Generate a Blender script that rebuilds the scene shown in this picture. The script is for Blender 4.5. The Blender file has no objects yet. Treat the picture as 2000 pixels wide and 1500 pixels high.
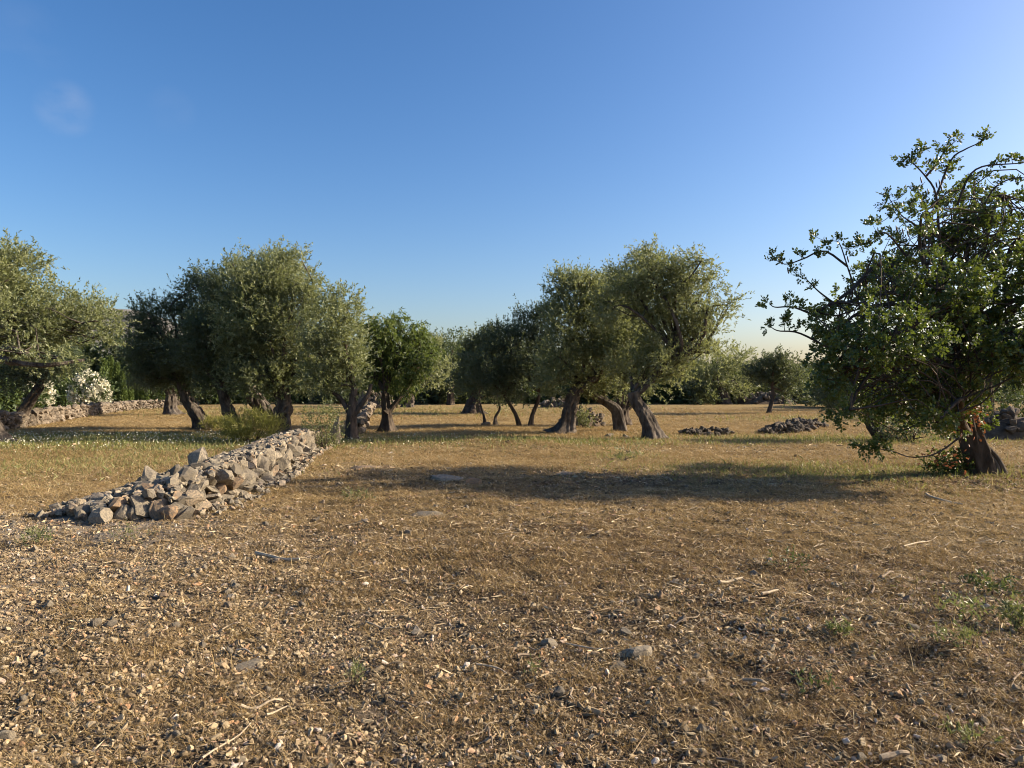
import bpy, bmesh, math
import numpy as np
from mathutils import Vector

C = bpy.context.scene.collection
S = bpy.context.scene

# ------------------------------------------------------------------ camera, sky, sun, exposure
F_PX, HORIZON, CAM_Z = 1400.0, 750.0, 1.6          # focal length in px of the 2000 px wide picture
cam_d = bpy.data.cameras.new('camera')
cam_d.sensor_width = 36.0
cam_d.lens = 36.0 * F_PX / 2000.0
cam_d.clip_start, cam_d.clip_end = 0.05, 9000.0
cam = bpy.data.objects.new('camera', cam_d)
C.objects.link(cam)
cam.location = (0, 0, CAM_Z)
cam.rotation_euler = (math.radians(90), 0, 0)
S.camera = cam

SUN_EL, SUN_AZ = math.radians(25), math.radians(82)   # azimuth from +Y (away from the camera) towards +X
to_sun = Vector((math.sin(SUN_AZ) * math.cos(SUN_EL), math.cos(SUN_AZ) * math.cos(SUN_EL), math.sin(SUN_EL)))
W = bpy.data.worlds.new('World')
S.world = W
W.use_nodes = True
nt = W.node_tree
nt.nodes.clear()
wo = nt.nodes.new('ShaderNodeOutputWorld')
bg = nt.nodes.new('ShaderNodeBackground')
sky = nt.nodes.new('ShaderNodeTexSky')
sky.sky_type = 'NISHITA'
sky.sun_disc = False
sky.sun_elevation = SUN_EL
sky.sun_rotation = SUN_AZ
sky.altitude = 0
sky.air_density = 1.0
sky.dust_density = 2.0
sky.ozone_density = 3.0
bg.inputs['Strength'].default_value = 0.0825
tc = nt.nodes.new('ShaderNodeTexCoord')
hs = nt.nodes.new('ShaderNodeHueSaturation')          # the clear, saturated blue of a dry evening
hs.inputs['Saturation'].default_value = 1.25
nt.links.new(sky.outputs['Color'], hs.inputs['Color'])
gm = nt.nodes.new('ShaderNodeGamma'); gm.inputs['Gamma'].default_value = 1.10
nt.links.new(hs.outputs['Color'], gm.inputs['Color'])
tn = nt.nodes.new('ShaderNodeMix'); tn.data_type = 'RGBA'; tn.blend_type = 'MULTIPLY'
tn.inputs['Factor'].default_value = 1.0
tn.inputs['B'].default_value = (1.08, 0.975, 0.98, 1)
nt.links.new(gm.outputs['Color'], tn.inputs['A'])
prev = tn.outputs['Result']
noi = nt.nodes.new('ShaderNodeTexNoise')
noi.inputs['Scale'].default_value = 9.0
noi.inputs['Detail'].default_value = 5.0
mp = nt.nodes.new('ShaderNodeMapping')
mp.inputs['Scale'].default_value = (1, 1, 1.8)
nt.links.new(tc.outputs['Generated'], mp.inputs['Vector'])
nt.links.new(mp.outputs['Vector'], noi.inputs['Vector'])
for px, py, rad, amt in ((128, 212, 2.0, 0.17), (335, 216, 1.8, 0.03), (40, 85, 3.0, 0.04)):   # faint wisps of cloud
    dv = Vector(((px - 1000) / F_PX, 1, (HORIZON - py) / F_PX)).normalized()
    vm = nt.nodes.new('ShaderNodeVectorMath'); vm.operation = 'DOT_PRODUCT'
    vm.inputs[1].default_value = dv
    nt.links.new(tc.outputs['Generated'], vm.inputs[0])
    mr = nt.nodes.new('ShaderNodeMapRange'); mr.interpolation_type = 'SMOOTHSTEP'
    mr.inputs['From Min'].default_value = math.cos(math.radians(rad))
    mr.inputs['From Max'].default_value = 1.0
    mr.inputs['To Max'].default_value = amt
    nt.links.new(vm.outputs['Value'], mr.inputs['Value'])
    m2 = nt.nodes.new('ShaderNodeMapRange')
    m2.inputs['From Min'].default_value = 0.4; m2.inputs['From Max'].default_value = 0.62
    nt.links.new(noi.outputs['Fac'], m2.inputs['Value'])
    mu = nt.nodes.new('ShaderNodeMath'); mu.operation = 'MULTIPLY'
    nt.links.new(mr.outputs['Result'], mu.inputs[0]); nt.links.new(m2.outputs['Result'], mu.inputs[1])
    mx = nt.nodes.new('ShaderNodeMix'); mx.data_type = 'RGBA'
    nt.links.new(mu.outputs[0], mx.inputs['Factor'])
    nt.links.new(prev, mx.inputs['A'])
    mx.inputs['B'].default_value = (4.6, 4.5, 4.6, 1)
    prev = mx.outputs['Result']
nt.links.new(prev, bg.inputs['Color'])
nt.links.new(bg.outputs[0], wo.inputs['Surface'])

sl = bpy.data.lights.new('sun', 'SUN')
sl.energy = 5.0
sl.angle = math.radians(0.53)
sl.color = (1.0, 0.86, 0.66)
so = bpy.data.objects.new('sun', sl)
so.rotation_euler = to_sun.to_track_quat('Z', 'Y').to_euler()
C.objects.link(so)

S.view_settings.view_transform = 'Standard'
S.view_settings.look = 'None'
S.view_settings.gamma = 1.0
S.view_settings.use_curve_mapping = False
S.view_settings.exposure = 1.08
S.render.engine = 'CYCLES'
S.cycles.filter_width = 1.05
S.cycles.max_bounces = 6
S.cycles.diffuse_bounces = 3
S.cycles.glossy_bounces = 2
S.cycles.transmission_bounces = 4

# ------------------------------------------------------------------ maths helpers
def vnoise(P, seed=0):
    """value noise at points P (n,3), 0..1"""
    P = np.asarray(P, float)
    i = np.floor(P).astype(np.int64); f = P - i
    f = f * f * (3 - 2 * f)
    def hsh(a, b, c):
        n = (a * 73856093) ^ (b * 19349663) ^ (c * 83492791) ^ (seed * 2654435761 & 0x7fffffff)
        n = (n ^ (n >> 13)) * 1274126177 & 0x7fffffffffff
        return ((n ^ (n >> 16)) & 0xffff) / 65535.0
    r = 0
    for dx in (0, 1):
        for dy in (0, 1):
            for dz in (0, 1):
                w = (f[:, 0] if dx else 1 - f[:, 0]) * (f[:, 1] if dy else 1 - f[:, 1]) * (f[:, 2] if dz else 1 - f[:, 2])
                r = r + w * hsh(i[:, 0] + dx, i[:, 1] + dy, i[:, 2] + dz)
    return r

def n2(x, y, s, seed=0):
    x = np.atleast_1d(np.asarray(x, float)); y = np.atleast_1d(np.asarray(y, float))
    return vnoise(np.stack([x * s, y * s, np.full_like(x, 0.37)], 1), seed)

def unit(v):
    v = np.asarray(v, float)
    return v / np.maximum(np.linalg.norm(v, axis=-1, keepdims=True), 1e-9)

def hgt(x, y):
    """height of the field"""
    x = np.atleast_1d(np.asarray(x, float)); y = np.atleast_1d(np.asarray(y, float))
    d = np.hypot(x, y)
    fade = np.clip((120 - d) / 60, 0, 1)
    h = 0.16 * (n2(x, y, 0.16, 1) - 0.5) + 0.09 * (n2(x, y, 0.45, 2) - 0.5) + 0.05 * (n2(x, y, 1.3, 3) - 0.5)
    near = np.clip((26 - d) / 14, 0, 1)
    h = h + 0.055 * (n2(x, y, 3.1, 4) - 0.5) * near + 0.045 * (n2(x, y, 8.0, 6) - 0.5) * near
    mound = 0.10 * np.exp(-((x + 0.4) / 4.0) ** 2 - ((y - 19) / 1.6) ** 2)
    return h * fade + mound

def hg(x, y): return float(hgt(x, y)[0])

def G(px, py):
    """where the sight line through a picture point meets the field"""
    d = CAM_Z * F_PX / max(py - HORIZON, 1.0)
    return np.array([(px - 1000) / F_PX * d, d])

def P3(px, py, d):
    return np.array([(px - 1000) / F_PX * d, d, CAM_Z - (py - HORIZON) / F_PX * d])

# ------------------------------------------------------------------ object helpers
def mesh(name, V, Fs, rnd=None, smooth=False, extra=None):
    V = np.ascontiguousarray(V, dtype=np.float32)
    if not isinstance(Fs, list): Fs = [Fs]
    Fs = [np.asarray(f, dtype=np.int32) for f in Fs if len(f)]
    me = bpy.data.meshes.new(name)
    me.vertices.add(len(V)); me.vertices.foreach_set('co', V.ravel())
    nl = sum(f.size for f in Fs); nf = sum(len(f) for f in Fs)
    me.loops.add(nl); me.polygons.add(nf)
    me.loops.foreach_set('vertex_index', np.concatenate([f.ravel() for f in Fs]))
    starts, o = [], 0
    for f in Fs:
        starts.append(o + np.arange(len(f)) * f.shape[1]); o += f.size
    me.polygons.foreach_set('loop_start', np.concatenate(starts).astype(np.int32))
    me.polygons.foreach_set('use_smooth', np.full(nf, bool(smooth)))
    me.update(calc_edges=True)
    if rnd is not None:
        a = me.attributes.new('rnd', 'FLOAT', 'POINT'); a.data.foreach_set('value', np.ascontiguousarray(rnd, dtype=np.float32))
    for k, v in (extra or {}).items():
        a = me.attributes.new(k, 'FLOAT', 'POINT'); a.data.foreach_set('value', np.ascontiguousarray(v, dtype=np.float32))
    return me

def put(name, me, mat=None, parent=None, loc=(0, 0, 0), rot=None, scale=None):
    o = bpy.data.objects.new(name, me)
    C.objects.link(o)
    if mat is not None and not me.materials: me.materials.append(mat)
    if parent is not None: o.parent = parent
    o.location = loc
    if rot is not None: o.rotation_euler = rot
    if scale is not None: o.scale = scale
    return o

def tag(o, label=None, cat=None, group=None, kind=None):
    if label: o['label'] = label
    if cat: o['category'] = cat
    if group: o['group'] = group
    if kind: o['kind'] = kind
    return o

def thing(name, label, cat, loc, group=None):
    o = bpy.data.objects.new(name, None); C.objects.link(o)
    o.empty_display_size = 0.2
    o.location = loc
    return tag(o, label, cat, group)

def copy_tree(o, parent=None):
    c = o.copy(); C.objects.link(c)
    if parent is not None: c.parent = parent
    for ch in list(o.children): copy_tree(ch, c)
    return c

# ------------------------------------------------------------------ materials
class NT:
    def __init__(s, name):
        s.m = bpy.data.materials.new(name); s.m.use_nodes = True
        s.t = s.m.node_tree; s.t.nodes.clear()
        s.out = s.t.nodes.new('ShaderNodeOutputMaterial')
    def n(s, ty, **kw):
        x = s.t.nodes.new(ty)
        for k, v in kw.items():
            if k in x.inputs: x.inputs[k].default_value = v
            else: setattr(x, k, v)
        return x
    def l(s, a, b): s.t.links.new(a, b)
    def attr(s, name): return s.n('ShaderNodeAttribute', attribute_name=name).outputs['Fac']
    def ramp(s, fac, stops):
        r = s.n('ShaderNodeValToRGB')
        while len(r.color_ramp.elements) < len(stops): r.color_ramp.elements.new(0.5)
        for e, (p, c) in zip(r.color_ramp.elements, stops):
            e.position = p; e.color = (*c, 1)
        s.l(fac, r.inputs['Fac']); return r.outputs['Color']
    def noise(s, scale, detail=4, rough=0.55, coord=None, dist=0.0):
        x = s.n('ShaderNodeTexNoise'); x.inputs['Scale'].default_value = scale
        x.inputs['Detail'].default_value = detail; x.inputs['Roughness'].default_value = rough
        x.inputs['Distortion'].default_value = dist
        if coord is not None: s.l(coord, x.inputs['Vector'])
        return x.outputs['Fac']
    def mix(s, f, a, b, mode='MIX'):
        x = s.n('ShaderNodeMix', data_type='RGBA', blend_type=mode)
        for key, v in (('Factor', f), ('A', a), ('B', b)):
            sock = [i for i in x.inputs if i.name == key and (i.type == 'RGBA' or key == 'Factor' and i.type == 'VALUE')][0]
            if hasattr(v, 'is_linked'): s.l(v, sock)
            elif key == 'Factor': sock.default_value = v
            else: sock.default_value = (*v, 1)
        return [o for o in x.outputs if o.type == 'RGBA'][0]
    def rng(s, v, a, b, c=0.0, d=1.0):
        x = s.n('ShaderNodeMapRange')
        for k, q in (('From Min', a), ('From Max', b), ('To Min', c), ('To Max', d)): x.inputs[k].default_value = q
        s.l(v, x.inputs['Value']); return x.outputs['Result']
    def bump(s, h, strength, dist):
        b = s.n('ShaderNodeBump'); b.inputs['Strength'].default_value = strength; b.inputs['Distance'].default_value = dist
        s.l(h, b.inputs['Height']); return b.outputs['Normal']
    def pbsdf(s, col, rough=0.85, normal=None, spec=0.25):
        p = s.n('ShaderNodeBsdfPrincipled')
        p.inputs['Roughness'].default_value = rough; p.inputs['Specular IOR Level'].default_value = spec
        if hasattr(col, 'is_linked'): s.l(col, p.inputs['Base Color'])
        else: p.inputs['Base Color'].default_value = (*col, 1)
        if normal is not None: s.l(normal, p.inputs['Normal'])
        return p.outputs['BSDF']
    def done(s, sh): s.l(sh, s.out.inputs['Surface']); return s.m

def leaf_mat(name, stops, back=None, trans=0.3, tcol=(0.25, 0.30, 0.05), rough=0.5, spec=0.35):
    k = NT(name)
    col = k.ramp(k.attr('rnd'), stops)
    if back is not None:
        g = k.n('ShaderNodeNewGeometry')
        col = k.mix(g.outputs['Backfacing'], col, back)
    p = k.pbsdf(col, rough, spec=spec)
    t = k.n('ShaderNodeBsdfTranslucent')
    k.l(k.mix(0.55, col, tcol), t.inputs['Color'])
    m = k.n('ShaderNodeMixShader'); m.inputs[0].default_value = trans
    k.l(p, m.inputs[1]); k.l(t.outputs[0], m.inputs[2])
    return k.done(m.outputs[0])

M = {}
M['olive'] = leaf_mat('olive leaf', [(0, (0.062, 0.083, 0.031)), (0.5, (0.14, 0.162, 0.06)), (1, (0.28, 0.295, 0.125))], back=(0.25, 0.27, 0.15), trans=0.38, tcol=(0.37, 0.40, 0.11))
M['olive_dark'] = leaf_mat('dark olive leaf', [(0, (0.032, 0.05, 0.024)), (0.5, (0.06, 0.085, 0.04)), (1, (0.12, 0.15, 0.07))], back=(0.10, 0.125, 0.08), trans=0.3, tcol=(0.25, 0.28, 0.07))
M['almond'] = leaf_mat('almond leaf', [(0, (0.045, 0.072, 0.022)), (0.6, (0.095, 0.13, 0.034)), (0.93, (0.18, 0.20, 0.05)), (1, (0.33, 0.26, 0.06))], trans=0.36, tcol=(0.28, 0.36, 0.06))
M['carob'] = leaf_mat('carob leaf', [(0, (0.035, 0.06, 0.016)), (0.55, (0.065, 0.10, 0.022)), (0.9, (0.14, 0.17, 0.034)), (1, (0.28, 0.21, 0.05))], trans=0.24, tcol=(0.28, 0.36, 0.03), rough=0.42, spec=0.5)
M['rust'] = leaf_mat('withered leaf', [(0, (0.10, 0.035, 0.018)), (1, (0.28, 0.10, 0.05))], trans=0.25, tcol=(0.4, 0.15, 0.05))
M['bush'] = leaf_mat('bush leaf', [(0, (0.03, 0.05, 0.02)), (0.6, (0.06, 0.09, 0.03)), (1, (0.13, 0.16, 0.05))], trans=0.2)
M['cypress'] = leaf_mat('cypress foliage', [(0, (0.04, 0.065, 0.02)), (1, (0.14, 0.19, 0.055))], trans=0.15)
M['broom'] = leaf_mat('broom twig', [(0, (0.12, 0.13, 0.03)), (1, (0.30, 0.27, 0.07))], trans=0.3)
M['weed'] = leaf_mat('weed leaf', [(0, (0.08, 0.095, 0.04)), (1, (0.24, 0.235, 0.11))], trans=0.3)
M['darkweed'] = leaf_mat('dark weed leaf', [(0, (0.03, 0.05, 0.02)), (1, (0.08, 0.11, 0.05))], trans=0.2)
M['flower'] = leaf_mat('white petal', [(0, (0.62, 0.58, 0.42)), (1, (0.80, 0.77, 0.62))], trans=0.3, tcol=(0.8, 0.78, 0.6))
M['straw'] = leaf_mat('dry grass', [(0, (0.085, 0.055, 0.028)), (0.5, (0.33, 0.22, 0.085)), (0.88, (0.56, 0.42, 0.20)), (1, (0.68, 0.55, 0.32))], trans=0.25, tcol=(0.5, 0.34, 0.12), rough=0.6)
M['green_grass'] = leaf_mat('green grass', [(0, (0.10, 0.13, 0.04)), (0.6, (0.20, 0.21, 0.07)), (1, (0.36, 0.32, 0.12))], trans=0.3, tcol=(0.35, 0.36, 0.07))
M['chip'] = leaf_mat('straw chips', [(0, (0.06, 0.042, 0.026)), (0.55, (0.31, 0.22, 0.115)), (1, (0.70, 0.56, 0.34))], trans=0.05, rough=0.7)
M['deadleaf'] = leaf_mat('brown leaf litter', [(0, (0.06, 0.035, 0.022)), (0.6, (0.17, 0.10, 0.06)), (1, (0.32, 0.20, 0.13))], trans=0.1, rough=0.65)

def bark_mat(name, c1, c2, c3):
    k = NT(name)
    co = k.n('ShaderNodeTexCoord').outputs['Object']
    mp = k.n('ShaderNodeMapping'); mp.inputs['Scale'].default_value = (1, 1, 0.28); k.l(co, mp.inputs['Vector'])
    a = k.noise(9, 7, 0.65, mp.outputs['Vector'], 0.6); b = k.noise(2.2, 4, 0.6, co)
    col = k.mix(k.rng(b, 0.35, 0.7), k.ramp(a, [(0.3, c1), (0.6, c2)]), k.ramp(a, [(0.3, c2), (0.65, c3)]))
    return k.done(k.pbsdf(col, 0.95, k.bump(a, 1.0, 0.05), 0.1))
M['bark'] = bark_mat('olive bark', (0.02, 0.016, 0.0125), (0.075, 0.061, 0.049), (0.20, 0.17, 0.14))
M['bark_dark'] = bark_mat('dark bark', (0.025, 0.02, 0.015), (0.07, 0.055, 0.042), (0.14, 0.11, 0.085))

def stone_mat(name, stops, obj_random=True, sc=1.0):
    k = NT(name)
    co = k.n('ShaderNodeTexCoord').outputs['Object']
    base = k.n('ShaderNodeObjectInfo').outputs['Random'] if obj_random else k.attr('rnd')
    vm = k.n('ShaderNodeVectorMath', operation='ADD'); k.l(co, vm.inputs[0]); k.l(base, vm.inputs[1])
    v = vm.outputs['Vector']
    c = k.ramp(base, stops)
    a = k.noise(7 * sc, 8, 0.7, v); b = k.noise(28 * sc, 5, 0.6, v)
    c = k.mix(k.rng(a, 0.40, 0.60, 0.0, 0.85), c, (0.135, 0.12, 0.10))     # grey lichen weathering
    c = k.mix(k.rng(b, 0.50, 0.66, 0.0, 0.8), c, (0.055, 0.046, 0.037))      # pits and dirt
    return k.done(k.pbsdf(c, 0.95, k.bump(k.mix(0.5, a, b), 0.6, 0.03 / sc), 0.15))
WALLSTOPS = [(0, (0.17, 0.142, 0.10)), (0.35, (0.28, 0.235, 0.165)), (0.75, (0.39, 0.325, 0.225)), (0.88, (0.33, 0.21, 0.115)), (1, (0.50, 0.44, 0.34))]
M['stone'] = stone_mat('weathered limestone', WALLSTOPS)
M['stone_far'] = stone_mat('warm fieldstone', [(0, (0.14, 0.105, 0.07)), (0.5, (0.24, 0.185, 0.125)), (1, (0.37, 0.30, 0.22))], True, 0.6)
M['rubble'] = stone_mat('limestone rubble', WALLSTOPS, False)
M['rubble_warm'] = stone_mat('warm rubble', [(0, (0.14, 0.105, 0.07)), (0.5, (0.24, 0.185, 0.125)), (1, (0.37, 0.30, 0.22))], False, 0.6)
M['darkstone'] = stone_mat('dark heap stone', [(0, (0.07, 0.055, 0.04)), (0.75, (0.15, 0.118, 0.085)), (1, (0.34, 0.26, 0.18))], True, 0.7)  # dark tone also carries the tree shade on the right-hand bank
k = NT('gravel stone')
c = k.ramp(k.n('ShaderNodeObjectInfo').outputs['Random'], [(0, (0.09, 0.066, 0.04)), (0.3, (0.24, 0.178, 0.104)), (0.65, (0.42, 0.325, 0.195)), (0.84, (0.55, 0.44, 0.28)), (0.92, (0.50, 0.28, 0.14)), (1, (0.66, 0.59, 0.49))])
co = k.n('ShaderNodeTexCoord').outputs['Object']
c = k.mix(k.rng(k.noise(60, 4, 0.6, co), 0.45, 0.7, 0, 0.55), c, (0.15, 0.115, 0.08))
M['gravel'] = k.done(k.pbsdf(c, 0.92, k.bump(k.noise(90, 3, 0.6, co), 0.6, 0.008), 0.15))

k = NT('wood twig')
co = k.n('ShaderNodeTexCoord').outputs['Object']
c = k.ramp(k.n('ShaderNodeObjectInfo').outputs['Random'], [(0, (0.16, 0.12, 0.085)), (0.5, (0.36, 0.28, 0.185)), (1, (0.52, 0.43, 0.30))])
c = k.mix(k.rng(k.noise(40, 4, 0.6, co), 0.45, 0.7, 0, 0.6), c, (0.10, 0.075, 0.055))
M['twig'] = k.done(k.pbsdf(c, 0.85, None, 0.2))
k = NT('carob pod'); M['pod'] = k.done(k.pbsdf((0.055, 0.033, 0.022), 0.45, None, 0.4))
k = NT('earth'); M['earth'] = k.done(k.pbsdf(k.ramp(k.noise(8, 5, 0.6, k.n('ShaderNodeTexCoord').outputs['Object']), [(0.3, (0.05, 0.035, 0.022)), (0.7, (0.14, 0.10, 0.065))]), 0.95))

# ground: dry soil, straw thatch, greener and stonier patches
k = NT('dry field')
co = k.n('ShaderNodeTexCoord').outputs['Object']
fine = k.noise(34, 6, 0.7, co); mid = k.noise(4.5, 6, 0.65, co); big = k.noise(0.55, 5, 0.6, co); vfine = k.noise(130, 3, 0.7, co)
soil = k.ramp(fine, [(0.34, (0.018, 0.012, 0.008)), (0.56, (0.07, 0.045, 0.026)), (0.76, (0.24, 0.165, 0.09))])  # soil darkened so its blackest tones also stand for shade between the stones
thatch = k.ramp(fine, [(0.32, (0.06, 0.041, 0.022)), (0.53, (0.35, 0.255, 0.115)), (0.74, (0.64, 0.49, 0.25))])
straw_amt = k.rng(k.mix(0.5, mid, big), 0.44, 0.66, 0.0, 0.35)
sa = k.n('ShaderNodeMath', operation='MULTIPLY'); k.l(straw_amt, sa.inputs[0])
far1 = k.n('ShaderNodeMath', operation='MAXIMUM'); k.l(straw_amt, far1.inputs[0]); k.l(k.rng(k.attr('straw'), 0, 1, 0, 0.9), far1.inputs[1])
c = k.mix(far1.outputs[0], soil, thatch)
c = k.mix(k.rng(k.noise(0.9, 5, 0.65, co, 1.0), 0.45, 0.68, 0.0, 0.45), c, k.ramp(fine, [(0.3, (0.045, 0.028, 0.017)), (0.55, (0.15, 0.098, 0.055)), (0.75, (0.34, 0.235, 0.13))]))
c = k.mix(k.rng(k.attr('green'), 0, 1, 0, 0.75), c, k.ramp(fine, [(0.3, (0.05, 0.06, 0.02)), (0.55, (0.15, 0.155, 0.05)), (0.75, (0.30, 0.27, 0.11))]))
c = k.mix(k.rng(k.attr('litter'), 0, 1, 0, 0.85), c, k.ramp(fine, [(0.3, (0.04, 0.022, 0.014)), (0.55, (0.125, 0.075, 0.048)), (0.75, (0.25, 0.16, 0.11))]))
c = k.mix(k.rng(k.attr('pale'), 0, 1, 0, 0.7), c, k.ramp(fine, [(0.3, (0.10, 0.08, 0.06)), (0.5, (0.30, 0.255, 0.20)), (0.7, (0.50, 0.45, 0.38))]))
hb = k.mix(0.45, fine, vfine)
M['ground'] = k.done(k.pbsdf(c, 1.0, k.bump(k.mix(0.35, hb, mid), 1.0, 0.06), 0.05))

k = NT('hill scrub')
co = k.n('ShaderNodeTexCoord').outputs['Object']
c = k.ramp(k.noise(0.025, 8, 0.7, co), [(0.35, (0.07, 0.075, 0.06)), (0.5, (0.13, 0.125, 0.11)), (0.68, (0.27, 0.26, 0.25))])
M['hill'] = k.done(k.pbsdf(c, 1.0, None, 0.0))

# ------------------------------------------------------------------ zones of the field
def gau(x, y, cx, cy, rx, ry): return np.exp(-((x - cx) / rx) ** 2 - ((y - cy) / ry) ** 2)
def z_green(x, y):
    g = 1.3 * gau(x, y, -11.5, 19.6, 7.0, 2.2) + 0.5 * gau(x, y, -9, 14.5, 3.5, 2.5) + 1.3 * gau(x, y, 6.0, 13.4, 2.8, 1.2) + 1.0 * gau(x, y, 2.5, 16.0, 0.8, 0.5) + \
        0.75 * gau(x, y, 0.0, 19.5, 4.5, 1.0) + 0.8 * gau(x, y, 9.5, 21.0, 4.0, 1.4) + 0.5 * gau(x, y, 3.6, 4.9, 0.9, 0.8) + 0.7 * gau(x, y, 15, 33, 5, 2) + 0.6 * gau(x, y, -9, 42, 12, 5) + 0.35 * gau(x, y, 8, 11.5, 3, 1.2)
    return np.clip(g * (0.35 + 1.3 * n2(x, y, 1.1, 11)), 0, 1)
def z_pale(x, y):
    g = 1.0 * gau(x, y, -5.2, 7.6, 2.4, 1.5) + 0.8 * gau(x, y, -4.5, 5.5, 2.2, 1.4) + 0.5 * gau(x, y, -3.3, 15.5, 1.0, 2.5) + 0.5 * gau(x, y, -2.7, 13.4, 1.3, 0.8) + 0.3 * gau(x, y, -1.5, 4.0, 2.2, 1.6) + 0.35 * gau(x, y, 2.0, 12.6, 1.5, 0.6) + 0.3 * gau(x, y, 4.6, 17, 2, 1)
    return np.clip(g * (0.3 + 1.4 * n2(x, y, 1.7, 12)), 0, 1)
def z_litter(x, y):
    g = 1.1 * gau(x, y, 8.9, 11.6, 2.6, 1.5) + 0.6 * gau(x, y, 3.6, 5.0, 1.8, 1.8) + 0.45 * gau(x, y, 3.2, 3.4, 1.5, 1.2) + 0.45 * gau(x, y, 2.0, 12.2, 3.5, 1.2)  # last term paints the carob's long shadow browner, along with the litter
    return np.clip(g * (0.3 + 1.3 * n2(x, y, 1.5, 13)), 0, 1)
def z_straw(x, y):
    d = np.hypot(x, y)
    g = np.clip((d - 7) / 8, 0, 0.85) + 0.7 * gau(x, y, 6.5, 8.6, 3.5, 2.0) - 0.5 * gau(x, y, 2.0, 12.0, 4.0, 1.3)  # subtracted term darkens the ground colour along the same long shadow
    return np.clip(g * (0.55 + 0.9 * n2(x, y, 0.9, 14)), 0, 1)
def z_gravel(x, y):
    g = 0.5 + 0.9 * z_pale(x, y) + 0.35 * gau(x, y, -2.5, 4.0, 3.5, 2.2) - 0.55 * gau(x, y, 6.5, 8.0, 4.2, 2.2) - 0.25 * gau(x, y, 3.5, 6.5, 2.5, 2.0)
    return np.clip(g, 0.08, 1.3) * np.clip(0.1 + 1.7 * n2(x, y, 0.8, 15) , 0, 1.4)

# ------------------------------------------------------------------ ground sheet
ang = np.concatenate([np.linspace(-52, 52, 430), np.linspace(52, 308, 66)[1:-1]])
ang = np.radians(ang)
rad = np.concatenate([[0.35, 0.8, 1.3], np.geomspace(1.6, 45, 290), np.geomspace(48, 5000, 34)])
A, R = np.meshgrid(ang, rad)
gx, gy = (np.sin(A) * R).ravel(), (np.cos(A) * R).ravel()
gz = hgt(gx, gy)
na, nr = len(ang), len(rad)
V = np.stack([gx, gy, gz], 1)
V = np.vstack([V, [[0, 0, hg(0, 0)]]])
i = np.arange((nr - 1) * na); j = i // na; q = i % na
q2 = (q + 1) % na
quads = np.stack([j * na + q, (j + 1) * na + q, (j + 1) * na + q2, j * na + q2], 1)[:, ::-1]
tri = np.stack([np.full(na, len(V) - 1), np.arange(na), (np.arange(na) + 1) % na], 1)[:, ::-1]
ex = {}
for nm, fn in (('green', z_green), ('pale', z_pale), ('litter', z_litter), ('straw', z_straw)):
    ex[nm] = np.append(fn(gx, gy), 0.0)
gme = mesh('field_ground', V, [quads, tri], None, True, ex)
tag(put('ground', gme, M['ground']), kind='structure')

# far hill on the left
def hill(name, cx, cy, rx, ry, h, seed):
    nx, ny = 90, 40
    u, v = np.meshgrid(np.linspace(-1, 1, nx), np.linspace(-1, 1, ny))
    x, y = cx + u.ravel() * rx, cy + v.ravel() * ry
    r2 = np.clip(1 - u.ravel() ** 2, 0, 1) ** 0.8 * np.clip(1 - v.ravel() ** 2, 0, 1)
    z = h * r2 * (0.82 + 0.3 * n2(x, y, 6.0 / rx, seed) + 0.10 * n2(x, y, 30.0 / rx, seed + 1)) - 2
    i = np.arange((nx - 1) * (ny - 1)); a = i // (nx - 1) * nx + i % (nx - 1)
    F = np.stack([a, a + 1, a + nx + 1, a + nx], 1)
    return tag(put(name, mesh(name, np.stack([x, y, z], 1), F, None, True), M['hill']), kind='structure')
hill('hill', -900, 1250, 560, 420, 138, 31)

# ------------------------------------------------------------------ shape builders
def tube(pts, radii, nseg=6, cap=True):
    pts = np.asarray(pts, float); n = len(pts)
    radii = np.broadcast_to(np.asarray(radii, float), (n,))
    T = unit(np.gradient(pts, axis=0))
    ref = np.array([0.31, 0.87, 0.23]) if abs(T[0][2]) > 0.8 else np.array([0.1, 0.15, 1.0])
    N = unit(np.cross(T, ref)); B = np.cross(T, N)
    a = np.arange(nseg) * 2 * math.pi / nseg
    V = pts[:, None] + radii[:, None, None] * (np.cos(a)[None, :, None] * N[:, None] + np.sin(a)[None, :, None] * B[:, None])
    i = np.arange((n - 1) * nseg); r = i // nseg; q = i % nseg
    F = np.stack([r * nseg + q, r * nseg + (q + 1) % nseg, (r + 1) * nseg + (q + 1) % nseg, (r + 1) * nseg + q], 1)
    return V.reshape(-1, 3), F

def spline(pts, n):
    """Catmull-Rom through the points"""
    P = np.asarray(pts, float)
    if len(P) == 2: return P[0] + (P[1] - P[0]) * np.linspace(0, 1, n)[:, None]
    Q = np.vstack([2 * P[0] - P[1], P, 2 * P[-1] - P[-2]])
    t = np.linspace(0, len(P) - 1 - 1e-6, n); i = t.astype(int); f = (t - i)[:, None]
    a, b, c, d = Q[i], Q[i + 1], Q[i + 2], Q[i + 3]
    return 0.5 * (2 * b + (c - a) * f + (2 * a - 5 * b + 4 * c - d) * f ** 2 + (3 * b - a - 3 * c + d) * f ** 3)

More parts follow.
